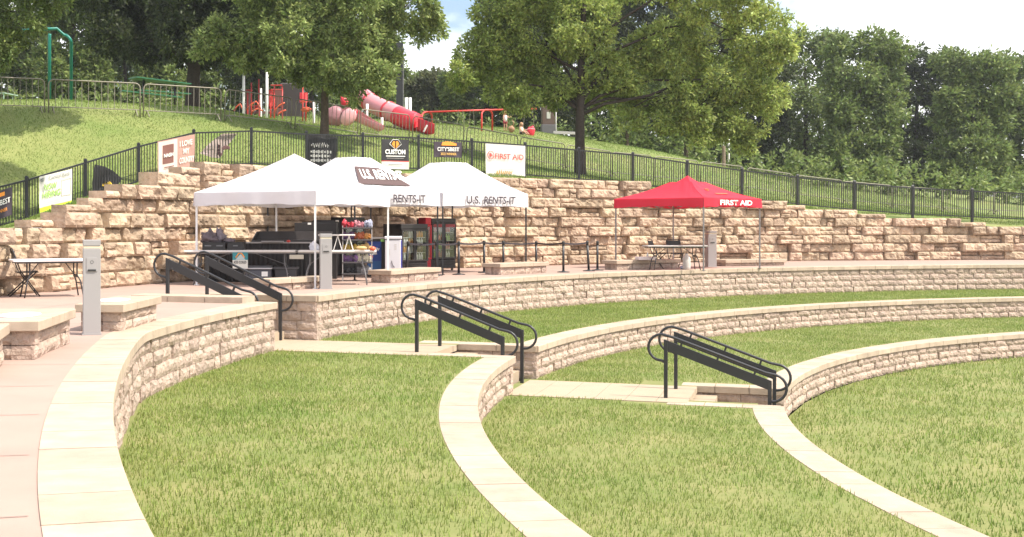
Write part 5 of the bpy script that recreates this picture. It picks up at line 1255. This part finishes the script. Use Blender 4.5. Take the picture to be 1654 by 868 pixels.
def person(label, p, h, yaw, pose, hair, top_m, low_m):
    R = rotz(yaw); P = lambda x, y, z: Vector(p) + R @ V(x * h, y * h, 0) + V(0, 0, z * h)
    root = thing('person', label, 'person', p)
    if pose == 'stand':
        J = [(P(0, 0, .53), .070 * h), (P(0, 0, .64), .066 * h), (P(0, 0, .76), .078 * h), (P(0, -.01, .83), .034 * h), (P(0, -.01, .865), .03 * h),
             (P(-.06, 0, .50), .050 * h), (P(-.065, -.01, .27), .034 * h), (P(-.065, .02, .05), .024 * h), (P(-.065, -.07, .02), .018 * h),
             (P(.06, 0, .50), .050 * h), (P(.065, -.03, .27), .034 * h), (P(.07, .0, .05), .024 * h), (P(.07, -.09, .02), .018 * h),
             (P(-.115, 0, .78), .032 * h), (P(-.15, -.02, .64), .022 * h), (P(-.14, -.10, .54), .016 * h), (P(-.14, -.14, .50), .014 * h),
             (P(.115, 0, .78), .032 * h), (P(.19, -.08, .68), .022 * h), (P(.27, -.14, .74), .016 * h), (P(.30, -.16, .77), .014 * h)]
        head = P(0, -.02, .925); z_hip, z_sh = .50, .81
    else:
        J = [(P(0, 0, .10), .085 * h), (P(0, .01, .22), .07 * h), (P(0, 0, .34), .078 * h), (P(0, -.01, .41), .034 * h), (P(0, -.01, .445), .03 * h),
             (P(-.07, -.02, .08), .055 * h), (P(-.10, -.22, .16), .036 * h), (P(-.09, -.36, .03), .026 * h), (P(-.09, -.42, .02), .018 * h),
             (P(.07, -.02, .08), .055 * h), (P(.10, -.22, .16), .036 * h), (P(.09, -.36, .03), .026 * h), (P(.09, -.42, .02), .018 * h),
             (P(-.115, 0, .36), .032 * h), (P(-.16, -.06, .24), .022 * h), (P(-.12, -.15, .17), .016 * h), (P(-.11, -.18, .16), .014 * h),
             (P(.115, 0, .36), .032 * h), (P(.16, -.06, .24), .022 * h), (P(.12, -.15, .17), .016 * h), (P(.11, -.18, .16), .014 * h)]
        head = P(0, -.02, .505); z_hip, z_sh = .06, .39
    E = [(0, 1), (1, 2), (2, 3), (3, 4), (0, 5), (5, 6), (6, 7), (7, 8), (0, 9), (9, 10), (10, 11), (11, 12), (2, 13), (13, 14), (14, 15), (15, 16), (2, 17), (17, 18), (18, 19), (19, 20)]
    # fingers at both hands, head with nose and ears, all in the one body mesh
    bo = skin_body('body', J, E, M_SKIN, root); hq = MB(); hr = .078 * h
    hq.blob(head, hr, 1, 16, 12, .0, (.86, .95, 1.12), R); hq.blob(head + R @ V(0, -hr * .98, 0) + V(0, 0, -.01 * h), hr * .16, 1, 8, 6); 
    for k in (-1, 1): hq.blob(head + R @ V(k * hr * .86, 0, 0), hr * .2, 2, 8, 6, 0, (.5, 1, 1.2), R)
    for hi in (16, 20):
        c = J[hi][0]; d = (J[hi][0] - J[hi - 1][0]).normalized(); sd = d.cross(V(0, 0, 1)).normalized()
        for f in range(4): hq.tube([c + sd * ((f - 1.5) * .009 * h), c + d * .022 * h + sd * ((f - 1.5) * .010 * h), c + d * (.040 + .004 * (f in (1, 2))) * h + sd * ((f - 1.5) * .010 * h) - V(0, 0, .008 * h)], [.0055 * h, .005 * h, .0035 * h], 6)
        hq.tube([c - d * .01 * h, c + d * .008 * h - sd * .024 * h, c + d * .022 * h - sd * .028 * h], [.006 * h, .0055 * h, .004 * h], 6)
    bm_ = bpy.data.meshes.new('h'); off = wloc(root); 
    base = [v.co.copy() for v in bo.data.vertices]; fb = [tuple(f.vertices) for f in bo.data.polygons]; n = len(base)
    nm = bpy.data.meshes.new('body'); nm.from_pydata([tuple(v) for v in base] + [tuple(v - off) for v in hq.v], [], fb + [tuple(i + n for i in f) for f in hq.f]); nm.update(); nm.materials.append(M_SKIN); nm.shade_smooth(); bo.data = nm
    q = MB()
    for k in (-1, 1): q.blob(head + R @ V(k * hr * .34, -hr * .86, 0) + V(0, 0, .005 * h), hr * .12, 1, 8, 6)
    part('eyes', q, M_DKG, root); q = MB(); q.blob(head + R @ V(0, -hr * .84, 0) + V(0, 0, -hr * .5), hr * .22, 1, 8, 6, 0, (1, .4, .3), R); part('mouth', q, mat('lips', (.40, .12, .10), .5), root)
    q = MB(); q.blob(head + R @ V(0, hr * .22, 0) + V(0, 0, hr * .22), hr * 1.08, 3, 16, 12, .12, (.95, .95, 1.05), R); q.tube([head + R @ V(0, hr * .9, 0), head + R @ V(0, hr * 1.1, 0) - V(0, 0, hr * 1.5), head + R @ V(0, hr * .9, 0) - V(0, 0, hr * 2.5)], [hr * .7, hr * .55, hr * .15], 10); part('hair', q, hair, root, True)
    q = MB(); c0 = P(0, 0, 0); q.tube([P(0, .0, z_hip - .02), P(0, 0, z_hip + .10), P(0, 0, z_sh - .08), P(0, 0, z_sh - .015)], [.105 * h, .094 * h, .105 * h, .06 * h], 16); part('top', q, top_m, root, True)
    for k in (5, 9):
        q = MB(); a = J[k][0]; b = J[k + 1][0]; q.tube([P(0, 0, z_hip + .05) * .5 + a * .5, a, a.lerp(b, .55)], [.07 * h, .068 * h, .05 * h], 12); part('shorts_leg', q, low_m, root, True)
    return root
g = W(816, 33.5, 0); g.z = hill(g.x, g.y); hg = HC + (364 - 197.5) / 33.5 - g.z
person('child with long blond hair, white top and pink shorts standing by the swings', g, min(max(hg, .95), 1.35), R_(35), 'stand', M_BLOND, mat('white_top', (.66, .62, .66), .8), mat('pink_shorts', (.55, .10, .16), .8))
g = W(842, 34.2, 0); g.z = hill(g.x, g.y); hs = HC + (364 - 212) / 34.2 - g.z
person('small child with light hair sitting on the grass next to the red chair swing', g, 1.0, R_(50), 'sit', mat('light_brown_hair', (.42, .24, .12), .7), mat('cream_shirt', (.6, .5, .42), .8), M_KM)
q = MB(); b = W(826, 33.8, 0); b.z = hill(b.x, b.y); q.blob(b + V(0, 0, .16), .16, 3, 12, 10, .4, (1, .7, 1)); q.tube([b + V(.02, 0, .25), b + V(.12, 0, .45), b + V(.05, 0, .6)], .018, 6); single('toy', q, mat('tan_toy', (.36, .20, .12), .7), 'small brown toy on the grass between the two children', 'toy', smooth=True)
# ------------------------------------------------------------------ thin haze volume added to lift the shadows
hz = MB(); hz.obox((20, 100, 12.5), (420, 330, 32))
hm = bpy.data.materials.new('haze'); hm.use_nodes = True; hn = hm.node_tree; hn.nodes.clear()
ho = hn.nodes.new('ShaderNodeOutputMaterial'); hv = hn.nodes.new('ShaderNodeVolumePrincipled'); hv.inputs['Density'].default_value = .0004; hv.inputs['Color'].default_value = (.93, .95, 1, 1); hv.inputs['Anisotropy'].default_value = .4
hn.links.new(hv.outputs[0], ho.inputs['Volume'])
tag(part('haze', hz, hm), 'thin pale haze added over the park to lift the shadows', 'haze', kind='stuff')
